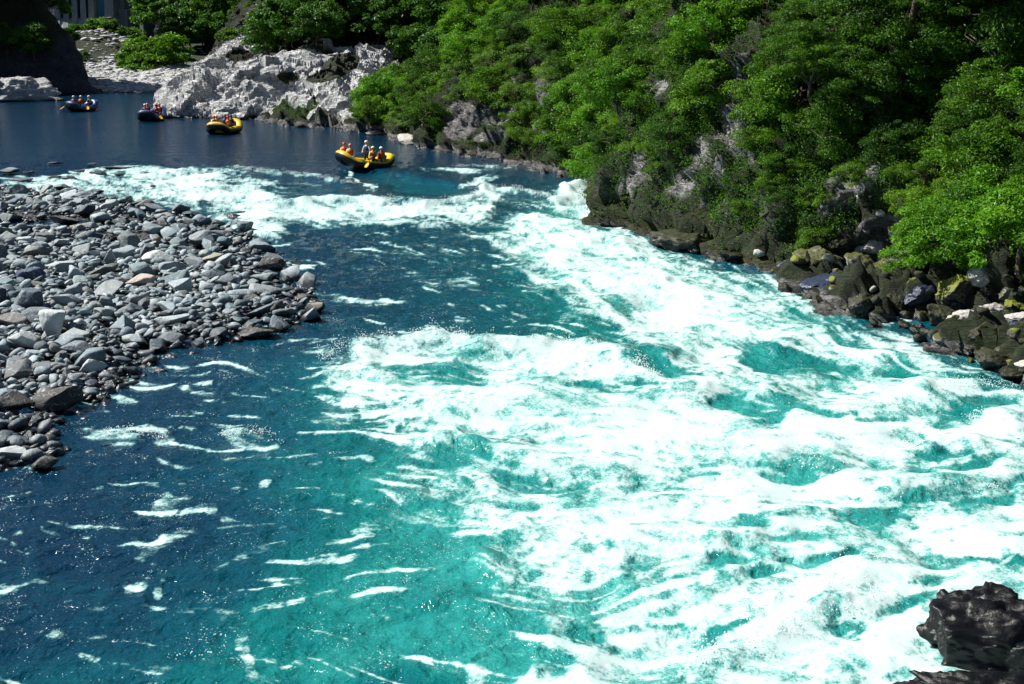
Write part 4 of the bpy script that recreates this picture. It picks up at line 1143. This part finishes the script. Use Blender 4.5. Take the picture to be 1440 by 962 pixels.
# ground cover of ferns, ivy and grass on the bank
m = (Ub > -60) & (Ub < 1520) & (Vb > -120) & (Vb < 540) & (pts_b[:, 2] > .5) & (pts_b[:, 1] > 20)
prob = np.where(m, (1 - rkb) ** .8 * .9 + .10 * (rkb < .9), 0) ; prob[(Qb > 50) & (Qb < 74) & (pts_b[:, 2] < 6)] *= 5.0; prob[(Qb < 51) & (Rb_ < 4.0)] = 0; prob[(Qb > 50) & (Qb < 74) & (pts_b[:, 2] < 1.5)] *= .15; prob[Rb_ > 14] *= .2; prob[(rkb > .9)] = 0
prob = prob * np.clip(Sb, .01, 200) ** 1.2; prob /= prob.sum()
ci = prng.choice(len(Ub), 30000, p=prob)
gp_, gn_, gt_ = [], [], []
for i in ci:
    k = 11; c = pts_b[i] + Nb[i] * prng.uniform(.0, .22)
    d = prng.normal(0, .17, (k, 3)); gp_.append(c + d); nn = Nb[i] + prng.normal(0, .55, (k, 3)) + np.array([0, 0, .4]); gn_.append(nn / np.linalg.norm(nn, axis=1)[:, None]); gt_.append(np.clip(prng.uniform(.2, .8) + prng.normal(0, .15, k), 0, 1))
v_, f_ = leaf_quads(np.concatenate(gp_), np.concatenate(gn_), .11, prng, .42)
mg = leaf_mat("ground_cover_leaf", (.018, .060, .004), (.050, .15, .006), (.12, .26, .012))
tag(link("ground_cover", mesh_np("ground_cover", v_, f_, mg, {'tone': np.repeat(np.concatenate(gt_), 4)}, smooth=False)), "ferns, ivy and grass covering the steep right bank", "ground cover", kind='stuff')

# -- explicit tall trees near the top right: they shade the gully
ranks = ["first", "second", "third", "fourth", "fifth", "sixth", "seventh"]
def ground_bank(u, v):
    k = np.argmin((bank.U - u) ** 2 + (bank.V - v) ** 2); return bank.P.reshape(-1, 3)[k]
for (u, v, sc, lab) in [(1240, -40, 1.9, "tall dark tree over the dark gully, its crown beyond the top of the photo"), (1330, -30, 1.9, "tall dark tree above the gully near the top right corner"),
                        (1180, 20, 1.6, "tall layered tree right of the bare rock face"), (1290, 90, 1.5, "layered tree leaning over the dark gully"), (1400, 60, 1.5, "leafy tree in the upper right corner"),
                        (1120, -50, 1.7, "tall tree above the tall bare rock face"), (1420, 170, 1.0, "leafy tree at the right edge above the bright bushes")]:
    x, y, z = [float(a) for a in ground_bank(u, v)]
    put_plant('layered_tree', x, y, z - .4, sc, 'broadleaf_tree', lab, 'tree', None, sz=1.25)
# bright bushes, right edge
for (u, v, sc, lab) in [(1312, 345, .8, "bright green bush nearest the dark boulders"), (1350, 335, 1.0, "bright green bush above the yellow mossy boulder"), (1400, 330, 1.1, "bright green bush above the white cracked boulder"),
                        (1450, 335, 1.3, "bright green bush cut by the right edge of the photo"), (1410, 285, 1.1, "bright green bush standing higher at the right edge"), (1330, 305, .8, "small bright bush at the top left of the bright bushes")]:
    x, y, z = [float(a) for a in ground_bank(u, v + 35)]
    put_plant('bright_shrub', x - .5, y, z, sc, 'shrub', lab, 'shrub', None)

# -- wooded hill behind the outcrop
po = outc.P.reshape(-1, 3); Uo, Vo, So = outc.U.ravel(), outc.V.ravel(), outc.S.ravel(); rko, Ro, Qo = outc.rock.ravel(), outc.R.ravel(), outc.Q.ravel()
m = (Uo > 130) & (Uo < 700) & (Vo > -110) & (Vo < 130) & (rko < .5) & (Ro > 1.5)
idx = np.nonzero(m)[0]; used = []; c_ = 0
for i in np.random.default_rng(8).choice(idx, 9000):
    x, y, z = po[i]; u, v = Uo[i], Vo[i]
    if blobs(np.array([u]), np.array([v]), [(270, 90, 22, 30, 0), (300, 80, 30, 16, 0)])[0] > .5: continue
    small = Ro[i] < 17.5 or (Qo[i] > 80 and v > 50)
    if small and CNT.get('fs', 0) > 45: continue
    rr_ = random.uniform(.8, 1.2) * (1.0 if small else 2.1)
    if used and np.min(((np.array(used) - po[i]) ** 2).sum(1)) < (1.15 * rr_) ** 2: continue
    if small: CNT['fs'] = CNT.get('fs', 0) + 1
    used.append((x, y, z))
    if small:
        a = "in a hollow of the pale outcrop" if u > 250 else "by the shingle left of the pale outcrop"
        put_plant('far_shrub', float(x), float(y), float(z) - .3, .55 * rr_, 'shrub', f"small green shrub {a}", 'shrub', f"shrubs {a}")
    else:
        a = "behind the left half of the pale outcrop" if u < 400 else "behind the right half of the pale outcrop"
        if u < 240: a = "beside the dam, left of the pale outcrop"
        put_plant('far_tree', float(x), float(y), float(z) - .6, random.uniform(.75, 1.15), 'broadleaf_tree', f"distant shaded tree {a}", 'tree', f"distant trees {a}")
    c_ += 1
    if c_ > 175: break
print("plants far", c_)
# -- bushes at the head of the reach
def beach_z(x, y):
    i = int(np.clip((y - 158) / .8, 0, by.shape[0] - 1)); j = int(np.clip((x + 100) / .5, 0, bx.shape[1] - 1)); return float(bz[i, j])
for (u, v, D, sc, lab) in [(118, 66, 222, 1.0, "sunlit bush at the left end of the mound below the dam"), (135, 60, 226, 1.35, "round bush on the mound below the dam buttresses"), (152, 62, 224, 1.35, "leafy bush in the centre of the mound below the dam"),
                           (165, 66, 222, 1.1, "bush at the right end of the mound below the dam"), (105, 74, 214, .8, "small bush low on the left side of the mound"), (150, 45, 228, 1.0, "tall thin bush in front of the buttresses"),
                           (125, 84, 205, .7, "low shrub on the shingle slope under the mound"), (200, 50, 230, 1.5, "bush against the dark recess of the dam"), (190, 88, 200, .8, "low shrub in the middle of the shingle"),
                           (205, 78, 196, 1.4, "green bush at the right of the shingle beach"), (222, 70, 192, 1.7, "big green bush between shingle and pale outcrop"), (232, 90, 186, 1.5, "green bush against the left foot of the pale outcrop"),
                           (215, 95, 185, 1.2, "lower green bush at the right of the shingle"), (240, 55, 195, 1.8, "tall bush left of the square top of the outcrop")]:
    x = (u - 720) * D / FPX; z0 = CH - (v + 20) * D / FPX
    zg = beach_z(x, D)
    put_plant('far_shrub', x, D, max(zg - .3, z0 - 1.6 * sc) if z0 - 1.6 * sc < zg + 2.5 else zg, sc, 'shrub', lab, 'shrub', None)
for k_, (u, D, sc, pos_) in enumerate([(236, 226, 1.35, "just right of the dam recess"), (252, 230, 1.5, "left of the row of small lights"), (266, 224, 1.2, "low at the left of the row of small lights"), (276, 231, 1.25, "partly hiding the row of small lights"),
                           (322, 230, 1.5, "right of the row of small lights"), (338, 226, 1.4, "behind the square top of the outcrop"), (300, 222, .95, "under the row of small lights"), (312, 226, 1.1, "below the right end of the row of lights"), (290, 233, .9, "just under the long dark building")]):
    x = (u - 720) * D / FPX
    put_plant('far_tree', x, D, max(beach_z(x, D), .5) + (1.0 if sc > 1.3 else 0), sc, 'broadleaf_tree', f"distant green tree {pos_}", 'tree', None)
# -- trees on the shaded left hill
pl_ = lefth.P.reshape(-1, 3); Ul, Vl = lefth.U.ravel(), lefth.V.ravel()
idx = np.nonzero((Ul > -30) & (Ul < 78) & (Vl > -90) & (Vl < 90) & (pl_[:, 1] > 120) & (lefth.R.ravel() > 1.5))[0]; used = []; c_ = 0
for i in np.random.default_rng(18).choice(idx, 3000):
    x, y, z = pl_[i]
    if any((x - a) ** 2 + (y - b) ** 2 + (z - c) ** 2 < 6.5 for a, b, c in used): continue
    used.append((x, y, z)); c_ += 1
    put_plant('far_tree', float(x), float(y), float(z) - .5, random.uniform(.6, .9), 'broadleaf_tree', "dark tree in shadow on the steep hill at the far left", 'tree', "shaded trees on the left hill")
    if c_ > 50: break
print("left trees", c_)
# ================================================================== DAM
def box(bm, x0, x1, y0, y1, z0, z1, mi=0):
    vs_ = [bm.verts.new(p) for p in ((x0, y0, z0), (x1, y0, z0), (x1, y1, z0), (x0, y1, z0), (x0, y0, z1), (x1, y0, z1), (x1, y1, z1), (x0, y1, z1))]
    for f in ((0, 3, 2, 1), (4, 5, 6, 7), (0, 1, 5, 4), (1, 2, 6, 5), (2, 3, 7, 6), (3, 0, 4, 7)):
        bm.faces.new([vs_[i] for i in f]).material_index = mi
def conc(name, c, stain=.5):
    t = NT(name); p = t.pos()
    mp = t.n.new('ShaderNodeMapping'); mp.inputs['Scale'].default_value = (1.6, 1.6, .12); t.l.new(p, mp.inputs[0])
    st = t.noise(1.0, 5, .65, mp.outputs[0]); b = t.noise(.6, 4, .6, p)
    col = t.mix(t.ramp(st, [(.42, stain), (.6, 0.0)]), c, tuple(x * .3 for x in c))
    col = t.mix(t.ramp(b, [(.4, .5), (.65, 0.0)]), col, tuple(x * .55 for x in c))
    return t.set(Base_Color=col, Roughness=.85)
M_CON = conc("dam_concrete", (.40, .43, .45)); M_CONP = conc("pale_concrete", (.50, .50, .46), .35); M_CON_SHADE = conc("shaded_blue_concrete", (.16, .42, .62), .4)  # sunlit paleness and sky-blue shade of the concrete are put into these colours
D0 = 250.0
def ux(u, D=D0): return (u - 720) * D / FPX
def vz(v, D=D0): return CH - (v + 20) * D / FPX
dam = empty("dam", (ux(140), D0, 0)); tag(dam, "concrete dam with buttresses and blue grey shaded bays at the top left", "dam")
def dpart(name, bm, mat, parent=dam):
    me = bm_mesh(name, bm, mat); me.transform(Matrix.Translation(-Vector(dam.location)))
    o = link(name, me, parent); return o
bm = bmesh.new(); box(bm, ux(40), ux(182), D0 + 4, D0 + 12, -3, vz(12)); box(bm, ux(40), ux(176), D0 + 5.2, D0 + 12, vz(12) + .02, 34); dpart("wall", bm, M_CON)
edges = [84, 90, 101, 113, 125, 138, 160, 166]
for k, u in enumerate([92, 104, 116, 128, 139, 164]):
    bm = bmesh.new(); w = .42 if k < 5 else .7
    # sloping buttress: toe reaches forward, top recedes
    x0, x1 = ux(u) - w, ux(u) + w
    prof = [(D0 - 1.6, -3), (D0 - 1.2, vz(52)), (D0 + .6, vz(26)), (D0 + 1.5, vz(-60)), (D0 + 5.1, vz(-60)), (D0 + 5.1, -3)]
    L_ = [bm.verts.new((x0, a, b)) for a, b in prof]; R2 = [bm.verts.new((x1, a, b)) for a, b in prof]
    bm.faces.new(L_[::-1]); bm.faces.new(R2)
    for i in range(len(prof)): bm.faces.new((L_[i], L_[(i + 1) % 6], R2[(i + 1) % 6], R2[i]))
    dpart("buttress", bm, M_CON)
for a, b in [(94.6, 101.6), (106.6, 113.6), (118.6, 125.6), (130.6, 136.6), (141.6, 160.2)]:
    bm = bmesh.new(); box(bm, ux(a), ux(b), D0 + 3.0, D0 + 5.15, vz(23), 30); dpart("shaded_bay", bm, M_CON_SHADE)
    bm = bmesh.new()   # sunlit sloping apron under each bay
    pr = [(D0 + 2.9, vz(22.6)), (D0 + 1.2, vz(23.5)), (D0 - .6, vz(42)), (D0 - 1.0, vz(44)), (D0 - 1.0, -3), (D0 + 2.9, -3)]
    L_ = [bm.verts.new((ux(a), p, q)) for p, q in pr]; R2 = [bm.verts.new((ux(b), p, q)) for p, q in pr]
    bm.faces.new(L_[::-1]); bm.faces.new(R2)
    for i in range(6): bm.faces.new((L_[i], L_[(i + 1) % 6], R2[(i + 1) % 6], R2[i]))
    dpart("apron", bm, M_CONP)
bm = bmesh.new()   # stepped pale pier at the right end
for (a, b, t0) in [(166.5, 170.5, 22), (170.6, 173.5, 29), (173.6, 177, 45)]:
    box(bm, ux(a), ux(b), D0 - 3.2 + (a - 166) * .06, D0 + 3.9, -3, vz(t0))
dpart("end_pier", bm, M_CONP)
bm = bmesh.new(); box(bm, ux(183), ux(360), D0 + 14, D0 + 22, -3, 38); box(bm, ux(183), ux(236), D0 + 11, D0 + 13.9, vz(4), 38); dpart("recessed_wall", bm, conc("shaded_concrete", (.035, .045, .085)))  # shade of the hollow is put into this dark concrete colour
bm = bmesh.new(); box(bm, ux(228, 244), ux(234, 244), 243, 245, -2, vz(38, 244)); box(bm, ux(229.5, 244), ux(237, 244), 243.3, 246, vz(38, 244) + .01, vz(26, 244))
pr_ = bm_mesh("bridge_pier", bm, M_CONP); o = link("concrete_pier", pr_); tag(o, "pale concrete pier standing among the trees right of the dam recess", "pier")
# long low building half hidden by trees
bld = empty("building", (ux(285, 236), 236, 0)); tag(bld, "long dark building with a row of small white lights, hidden behind trees beside the dam", "building")
def bpart(name, bm, mat):
    me = bm_mesh(name, bm, mat); me.transform(Matrix.Translation(-Vector(bld.location))); return link(name, me, bld)
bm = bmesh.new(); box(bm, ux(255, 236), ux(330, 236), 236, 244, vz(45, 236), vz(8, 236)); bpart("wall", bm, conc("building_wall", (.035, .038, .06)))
bm = bmesh.new(); box(bm, ux(252, 236), ux(333, 236), 235.4, 245, vz(8, 236) + .01, vz(4, 236)); bpart("roof", bm, bpy.data.materials["building_wall"])
for k in range(8):
    bm = bmesh.new(); u = 283 + k * 4; box(bm, ux(u, 236), ux(u + 2.2, 236), 235.93, 235.99, vz(20, 236), vz(17, 236)); bpart("window", bm, plain("window_pane", (.75, .75, .72), .3) if k == 0 else bpy.data.materials["window_pane"])
# ================================================================== RAFTS AND CREWS
M_Y = plain("raft_yellow", (.80, .52, .015), .35); M_K = plain("raft_black", (.012, .013, .018), .4); M_BL = plain("raft_blue", (.015, .05, .20), .35)
M_PY = plain("raft_cream", (.85, .72, .30), .4)
M_SKIN = plain("skin", (.50, .30, .20), .55); M_SUIT = plain("wetsuit", (.012, .014, .022), .6); M_SUITW = plain("white_sleeve", (.65, .66, .66), .6); M_SUITY = plain("yellow_sleeve", (.75, .50, .10), .6)
M_VEST = {'red': plain("vest_red", (.62, .045, .015), .6), 'orange': plain("vest_orange", (.80, .13, .01), .6), 'yellow': plain("vest_yellow", (.80, .45, .02), .6), 'navy': plain("vest_navy", (.02, .03, .12), .6)}
M_HEL = {'red': plain("helmet_red", (.60, .03, .025), .25), 'pink': plain("helmet_pink", (.80, .20, .16), .25), 'white': plain("helmet_white", (.82, .82, .80), .25), 'cream': plain("helmet_cream", (.80, .70, .35), .25), 'blue': plain("helmet_blue", (.05, .09, .30), .3), 'orange': plain("helmet_orange", (.75, .25, .03), .3)}
M_DARK = plain("dark_rubber", (.02, .02, .02), .5); M_PAD = plain("paddle_blade", (.80, .50, .02), .4); M_SHAFT = plain("paddle_shaft", (.05, .05, .055), .4)

def loop_pts(L, W, rise=.46, n=44):
    P = []
    for k in range(n):
        t = 2 * math.pi * k / n; c, s_ = math.cos(t), math.sin(t)
        e = .62
        x = math.copysign(abs(c) ** e, c) * L / 2; y = math.copysign(abs(s_) ** e, s_) * W / 2
        z = .36 + rise * max(0, (abs(x) / (L / 2) - .52) / .48) ** 1.7
        P.append(Vector((x, y, z)))
    return P
def make_raft(L, W, side, topm, label, loc, rz, tilt=0.0):
    root = empty("raft", loc, rz); root.rotation_euler = (0, tilt, rz); tag(root, label, "raft")
    P = loop_pts(L, W); n = len(P); m = 14; rad = .27
    bm = bmesh.new(); rings = []
    for i in range(n):
        d = (P[(i + 1) % n] - P[i - 1]).normalized(); up = Vector((0, 0, 1)); a = d.cross(up).normalized(); b = a.cross(d)
        rings.append([bm.verts.new(P[i] + (a * math.cos(2 * math.pi * k / m) + b * math.sin(2 * math.pi * k / m)) * rad) for k in range(m)])
    for i in range(n):
        r0, r1 = rings[i], rings[(i + 1) % n]
        for k in range(m):
            f = bm.faces.new((r0[k], r0[(k + 1) % m], r1[(k + 1) % m], r1[k]))
            ang_ = 2 * math.pi * (k + .5) / m          # a = outward/inward side, b = up
            f.material_index = 0 if math.sin(ang_) > .62 else 1
    link("tube", bm_mesh("tube", bm, [topm, side], True), root)
    bm = bmesh.new()
    for sgn in (-1, 1):
        pass
    fl = [bm.verts.new((p.x * .93, p.y * .9, p.z - .16)) for p in P]; fb = [bm.verts.new((p.x * .93, p.y * .9, p.z - .24)) for p in P]
    c1 = bm.verts.new((0, 0, .12)); c2 = bm.verts.new((0, 0, .03))
    for i in range(n):
        j = (i + 1) % n; bm.faces.new((fl[i], fl[j], c1)); bm.faces.new((fb[j], fb[i], c2)); bm.faces.new((fl[j], fl[i], fb[i], fb[j]))
    link("floor", bm_mesh("floor", bm, M_DARK, True), root)
    for x in (-L * .24, 0, L * .24):
        bm = bmesh.new(); tube(bm, [(x, -W / 2 + .2, .30), (x, -W / 4, .33), (x, W / 4, .33), (x, W / 2 - .2, .30)], [.15, .17, .17, .15], 10)
        link("thwart", bm_mesh("thwart", bm, topm, True), root)
    bm = bmesh.new(); Q_ = [p + Vector((p.x, p.y, 0)).normalized() * .20 + Vector((0, 0, .19 - (.03 if i % 4 == 2 else 0))) for i, p in enumerate(P)]
    tube(bm, Q_ + [Q_[0]], .014, 5, False); link("grab_line", bm_mesh("grab_line", bm, M_SUITW, True), root)
    bm = bmesh.new()
    for x in (-1, 1):
        tube(bm, [(x * (L / 2 + .14), -.16, .85), (x * (L / 2 + .22), 0, .86), (x * (L / 2 + .14), .16, .85)], .022, 6)
    link("handle", bm_mesh("handle", bm, M_DARK, True), root)
    return root

def skin_body(pose):
    """one continuous body; facing +X, seat at the origin. pose: dict of hand targets"""
    J = {}; E = []; Rr = {}
    def add(n, p, r, par=None):
        J[n] = Vector(p); Rr[n] = r
        if par: E.append((par, n))
    ln = pose.get('lean', .12); st = pose.get('stand', 0.0)
    add('pel', (0, 0, .10 + st), .135); add('bel', (ln * .5, 0, .28 + st), .125, 'pel'); add('che', (ln, 0, .46 + st), .155, 'bel'); add('nb', (ln * 1.15, 0, .60 + st), .075, 'che')
    add('nk', (ln * 1.25, 0, .67 + st), .055, 'nb'); add('hd', (ln * 1.3 + .01, 0, .78 + st), .095, 'nk'); add('ht', (ln * 1.3, 0, .87 + st), .08, 'hd')
    for s_, side in ((1, 'l'), (-1, 'r')):
        hx, hy, hz = pose[side]
        sh = Vector((ln * 1.1, s_ * .19, .55 + st)); hd = Vector((hx, hy, hz + st))
        mid_ = (sh + hd) / 2; dist = (hd - sh).length; bend = math.sqrt(max(0, .29 ** 2 - (dist / 2) ** 2))
        el = mid_ + Vector((-.05, s_ * .6, -1)).normalized() * bend
        add('sh' + side, sh, .07, 'nb'); add('el' + side, el, .045, 'sh' + side); add('wr' + side, hd, .030, 'el' + side)
        dirh = (hd - el).normalized(); add('pa' + side, hd + dirh * .06, .036, 'wr' + side)
        sd_ = dirh.cross(Vector((0, 0, 1))).normalized(); dn = Vector((0, 0, -1))
        for k in range(4):
            o = sd_ * (k - 1.5) * .021; ln_ = (.055, .065, .060, .048)[k]
            add(f'f{k}a' + side, hd + dirh * (.09 + ln_ * .35) + o, .010, 'pa' + side); add(f'f{k}b' + side, hd + dirh * (.095 + ln_ * .5) + o + dn * ln_ * .6, .009, f'f{k}a' + side)
        add('th' + side, hd + dirh * .05 - sd_ * s_ * .05 + dn * .02, .012, 'pa' + side); add('tt' + side, hd + dirh * .085 - sd_ * s_ * .055 + dn * .045, .010, 'th' + side)
        add('hip' + side, (.02, s_ * .10, .08 + st), .11, 'pel')
        if st > 0: kn, an, to = (.05, s_ * .16, -.02 + st * .35), (.0, s_ * .18, -.35), (.16, s_ * .19, -.38)
        else: kn, an, to = (.42, s_ * .15, .10), (.36, s_ * .16, -.30), (.50, s_ * .17, -.34)
        add('kn' + side, kn, .07, 'hip' + side); add('an' + side, an, .045, 'kn' + side); add('to' + side, to, .04, 'an' + side)
    names = list(J); me = bpy.data.meshes.new("body"); me.from_pydata([J[n] for n in names], [(names.index(a), names.index(b)) for a, b in E], [])
    o = bpy.data.objects.new("tmp", me); COL.objects.link(o)
    o.modifiers.new("s", 'SKIN'); sk = me.skin_vertices[0].data
    for i, n in enumerate(names): sk[i].radius = (Rr[n] * (.8 if n in ('che', 'bel', 'pel') else 1), Rr[n] * (1.2 if n in ('che', 'bel', 'pel') else 1))
    sk[0].use_root = True
    sb = o.modifiers.new("u", 'SUBSURF'); sb.levels = 1
    dg = bpy.context.evaluated_depsgraph_get(); dg.update(); ev = bpy.data.meshes.new_from_object(o.evaluated_get(dg)); bpy.data.objects.remove(o)
    bm = bmesh.new(); bm.from_mesh(ev)
    H_ = J['hd']; hands = [J['pal'], J['par']]
    for f in bm.faces:
        c = f.calc_center_median()
        skin_ = (c.z > J['nk'].z - .01) or any((c - h).length < .085 for h in hands)
        f.material_index = 0 if skin_ else (4 if c.z < .16 + st else 1); f.smooth = True
        # face: eyes and mouth as darker skin regions
        if skin_ and c.x > H_.x + .05:
            pass
    def ball(c, r, mi, sc=(1, 1, 1)):
        g = bmesh.ops.create_icosphere(bm, subdivisions=2, radius=r); 
        for v in g['verts']: v.co = Vector((v.co.x * sc[0], v.co.y * sc[1], v.co.z * sc[2])) + c
        for v in g['verts']:
            for f in v.link_faces: f.material_index = mi; f.smooth = True
    ball(H_ + Vector((.105, 0, -.005)), .018, 0, (1, .8, 1.4))           # nose
    for s_ in (1, -1):
        ball(H_ + Vector((.088, s_ * .034, .022)), .012, 2); ball(H_ + Vector((0, s_ * .098, 0)), .024, 0, (.7, .4, 1))
    ball(H_ + Vector((.088, 0, -.05)), .018, 3, (.5, 1.3, .35))
    return bm, J
M_LIP = plain("lip", (.35, .09, .07), .5)
def make_person(pose, sleeve, vest, helmet, label, loc, rz, group=None):
    bm, J = skin_body(pose); root = empty("person", loc, rz); tag(root, label, "person", group)
    link("body", bm_mesh("body", bm, [M_SKIN, sleeve, M_DARK, M_LIP, M_SUIT], True), root)
    bm = bmesh.new(); c = J['hd'] + Vector((-.012, 0, .035))       # helmet: open shell with a rim
    g = bmesh.ops.create_uvsphere(bm, u_segments=16, v_segments=10, radius=1)
    dl = [v for v in g['verts'] if v.co.z < -.05 and v.co.x > -.2 or v.co.z < -.45]
    bmesh.ops.delete(bm, geom=dl, context='VERTS')
    for v in bm.verts: v.co = Vector((v.co.x * .138, v.co.y * .122, v.co.z * .125)) + c
    r = bmesh.ops.solidify(bm, geom=bm.faces[:], thickness=.012)
    link("helmet", bm_mesh("helmet", bm, M_HEL[helmet], True), root)
    bm = bmesh.new(); rings = []                                    # life vest: shaped tube round the chest
    ln = pose.get('lean', .12); st = pose.get('stand', 0)
    for (z, a, b, t) in [(.17, .155, .195, .35), (.20, .18, .215, .42), (.34, .19, .225, .7), (.47, .195, .225, .98), (.56, .16, .185, 1.1), (.615, .10, .12, 1.15)]:
        rings.append([bm.verts.new((ln * t + a * math.cos(k * math.pi / 8), b * math.sin(k * math.pi / 8), z + st)) for k in range(16)])
    for r0, r1 in zip(rings, rings[1:]):
        for k in range(16): bm.faces.new((r0[k], r0[(k + 1) % 16], r1[(k + 1) % 16], r1[k]))
    link("life_vest", bm_mesh("life_vest", bm, M_VEST[vest], True), root)
    bm = bmesh.new()
    for z, t, a in ((.28, .58, .19), (.42, .86, .197)):
        tube(bm, [(ln * t + a * math.cos(k * math.pi / 8), (a + .034) * math.sin(k * math.pi / 8), z + st) for k in range(17)], .011, 5, False)
    link("strap", bm_mesh("strap", bm, M_DARK, True), root)
    return root, J
def make_paddle(p0, p1, label, blade=M_PAD):
    """p0 grip end, p1 blade end (world)"""
    p0, p1 = Vector(p0), Vector(p1); root = empty("paddle", p0); tag(root, label, "paddle")
    d = (p1 - p0); L = d.length; d.normalize(); q = d.to_track_quat('Z', 'X').to_matrix()
    bm = bmesh.new(); tube(bm, [d * 0, d * (L - .4)], .017, 8); tube(bm, [q @ Vector((0, -.06, 0)), q @ Vector((0, .06, 0))], .02, 6); link("shaft", bm_mesh("shaft", bm, M_SHAFT, True), root)
    bm = bmesh.new(); pr = [(.0, .02), (.10, .075), (.22, .105), (.38, .105), (.48, .07), (.50, .0)]
    a = [bm.verts.new(q @ Vector((.012, y, z + L - .46))) for z, y in pr] + [bm.verts.new(q @ Vector((.012, -y, z + L - .46))) for z, y in pr[-2::-1]]
    b = [bm.verts.new(q @ Vector((-.012, v_y, z_))) for (v_y, z_) in [(y, z + L - .46) for z, y in pr] + [(-y, z + L - .46) for z, y in pr[-2::-1]]]
    bm.faces.new(a); bm.faces.new(b[::-1])
    for i in range(len(a)): bm.faces.new((a[i], b[i], b[(i + 1) % len(a)], a[(i + 1) % len(a)]))
    link("blade", bm_mesh("blade", bm, blade), root)

PAD_L = dict(l=(.42, .30, .30), r=(.30, -.02, .48), lean=.14)     # paddling over the left side (+Y)
PAD_R = dict(l=(.30, .02, .48), r=(.42, -.30, .30), lean=.14)
REST = dict(l=(.40, .14, .16), r=(.40, -.14, .16), lean=.10)
GUIDE = dict(l=(.10, .34, .25), r=(.30, -.12, .22), lean=.05, stand=.28)
POSES = {'L': PAD_L, 'R': PAD_R, 'S': REST, 'G': GUIDE}
SL = {'k': M_SUIT, 'w': M_SUITW, 'y': M_SUITY}
def raft_with_crew(L, W, side, topm, rlab, loc, rz, crew, tilt=0.0, zoff=-.1, k=.84):
    L *= k; W *= k; crew = [(c[0] * k, c[1] * k) + tuple(c[2:]) for c in crew]
    loc = (loc[0], loc[1], zoff)
    make_raft(L, W, side, topm, rlab, loc, rz, tilt)
    for (lx, ly, face, pose, sl, ve, he, lab, pad) in crew:
        rise = .46 * max(0, (abs(lx) / (L / 2) - .52) / .48) ** 1.7
        zl = .55 + rise
        M_ = Matrix.Translation(loc) @ Matrix.Rotation(rz, 4, 'Z') @ Matrix.Rotation(tilt, 4, 'Y')
        wp = M_ @ Vector((lx, ly, zl)); fz = rz + R(face)
        root, J = make_person(POSES[pose], SL[sl], ve, he, lab, wp, fz)
        if pad:
            MM = Matrix.Translation(wp) @ Matrix.Rotation(fz, 4, 'Z')
            up, lo = (('r', 'l') if pose == 'L' else ('l', 'r'))
            a = MM @ J['pa' + up]; b = MM @ J['pa' + lo]; d = (b - a).normalized()
            make_paddle(a - d * .12, a + d * 1.35, pad)
# nearest: yellow on black, three quarter view, bow to the left
x, y = G(512, 238)
raft_with_crew(3.9, 1.9, M_K, M_Y, "yellow topped black raft nearest the rapids with five people aboard", (x, y), R(212), [
    (1.35, -.62, 60, 'S', 'y', 'red', 'red', "person in red helmet at the raised bow end of the nearest raft, far left", None),
    (1.30, .30, 60, 'S', 'w', 'orange', 'pink', "person in pink red helmet with white sleeves beside the bow of the nearest raft", None),
    (-.25, .62, 95, 'R', 'y', 'orange', 'cream', "person in cream helmet and orange vest paddling on the near side of the nearest raft", "paddle with yellow blade held by the person in the cream helmet"),
    (-.95, .62, 100, 'S', 'k', 'orange', 'white', "person in white helmet and dark sleeves sitting near the stern of the nearest raft", None),
    (-.45, -.45, 20, 'G', 'w', 'navy', 'white', "guide in white helmet standing highest at the back of the nearest raft", "steering paddle held by the standing guide of the nearest raft")], R(-6), .0)
x, y = G(316, 187)
raft_with_crew(3.9, 1.9, M_K, M_Y, "yellow and black raft in front of the pale outcrop, second nearest raft", (x, y), R(-105), [
    (.7, -.78, 60, 'S', 'w', 'red', 'orange', "person with white sleeves and orange helmet at the left front of the middle yellow raft", None),
    (.1, -.70, 20, 'R', 'w', 'orange', 'cream', "person in cream helmet behind the left front paddler of the middle yellow raft", None),
    (-.5, -.1, 0, 'S', 'k', 'navy', 'blue', "person in blue helmet at the centre of the middle yellow raft", None),
    (-.6, .45, 0, 'S', 'k', 'navy', 'blue', "person in dark clothes and blue helmet right of centre, middle yellow raft", None),
    (.5, .78, -20, 'L', 'k', 'orange', 'red', "person in orange vest at the right front of the middle yellow raft", None)], 0)
x, y = G(214, 169)
raft_with_crew(3.4, 1.7, M_K, M_BL, "blue raft left of the pale outcrop, seen bow on", (x, y), R(-100), [
    (.2, -.68, 40, 'R', 'k', 'red', 'white', "person in white helmet at the left side of the blue raft by the outcrop", None),
    (-.6, -.64, 0, 'S', 'k', 'red', 'pink', "person in pink red helmet behind the left paddler of the blue raft by the outcrop", None),
    (.2, .68, -10, 'L', 'k', 'red', 'red', "person in red helmet and vest, right side of the blue raft by the outcrop", "paddle with yellow blade dipping at the right of the blue raft by the outcrop"),
    (-.6, .64, 0, 'S', 'k', 'orange', 'orange', "person in orange helmet at the right rear of the blue raft by the outcrop", None)], 0)
x, y = G(116, 156)
raft_with_crew(3.1, 1.6, M_K, M_BL, "farthest blue raft with yellow paddles below the dark hill", (x, y), R(-125), [
    (.5, -.6, 30, 'R', 'k', 'red', 'white', "person in white helmet and red vest on the left of the farthest raft", "paddle with yellow blade at the left of the farthest raft"),
    (.0, -.1, 40, 'S', 'k', 'orange', 'cream', "person in cream helmet beside the red vested one on the farthest raft", None),
    (-.7, .6, -10, 'L', 'k', 'navy', 'white', "person in white helmet and dark vest on the right of the farthest raft", "paddle with yellow blade at the right of the farthest raft")], 0)
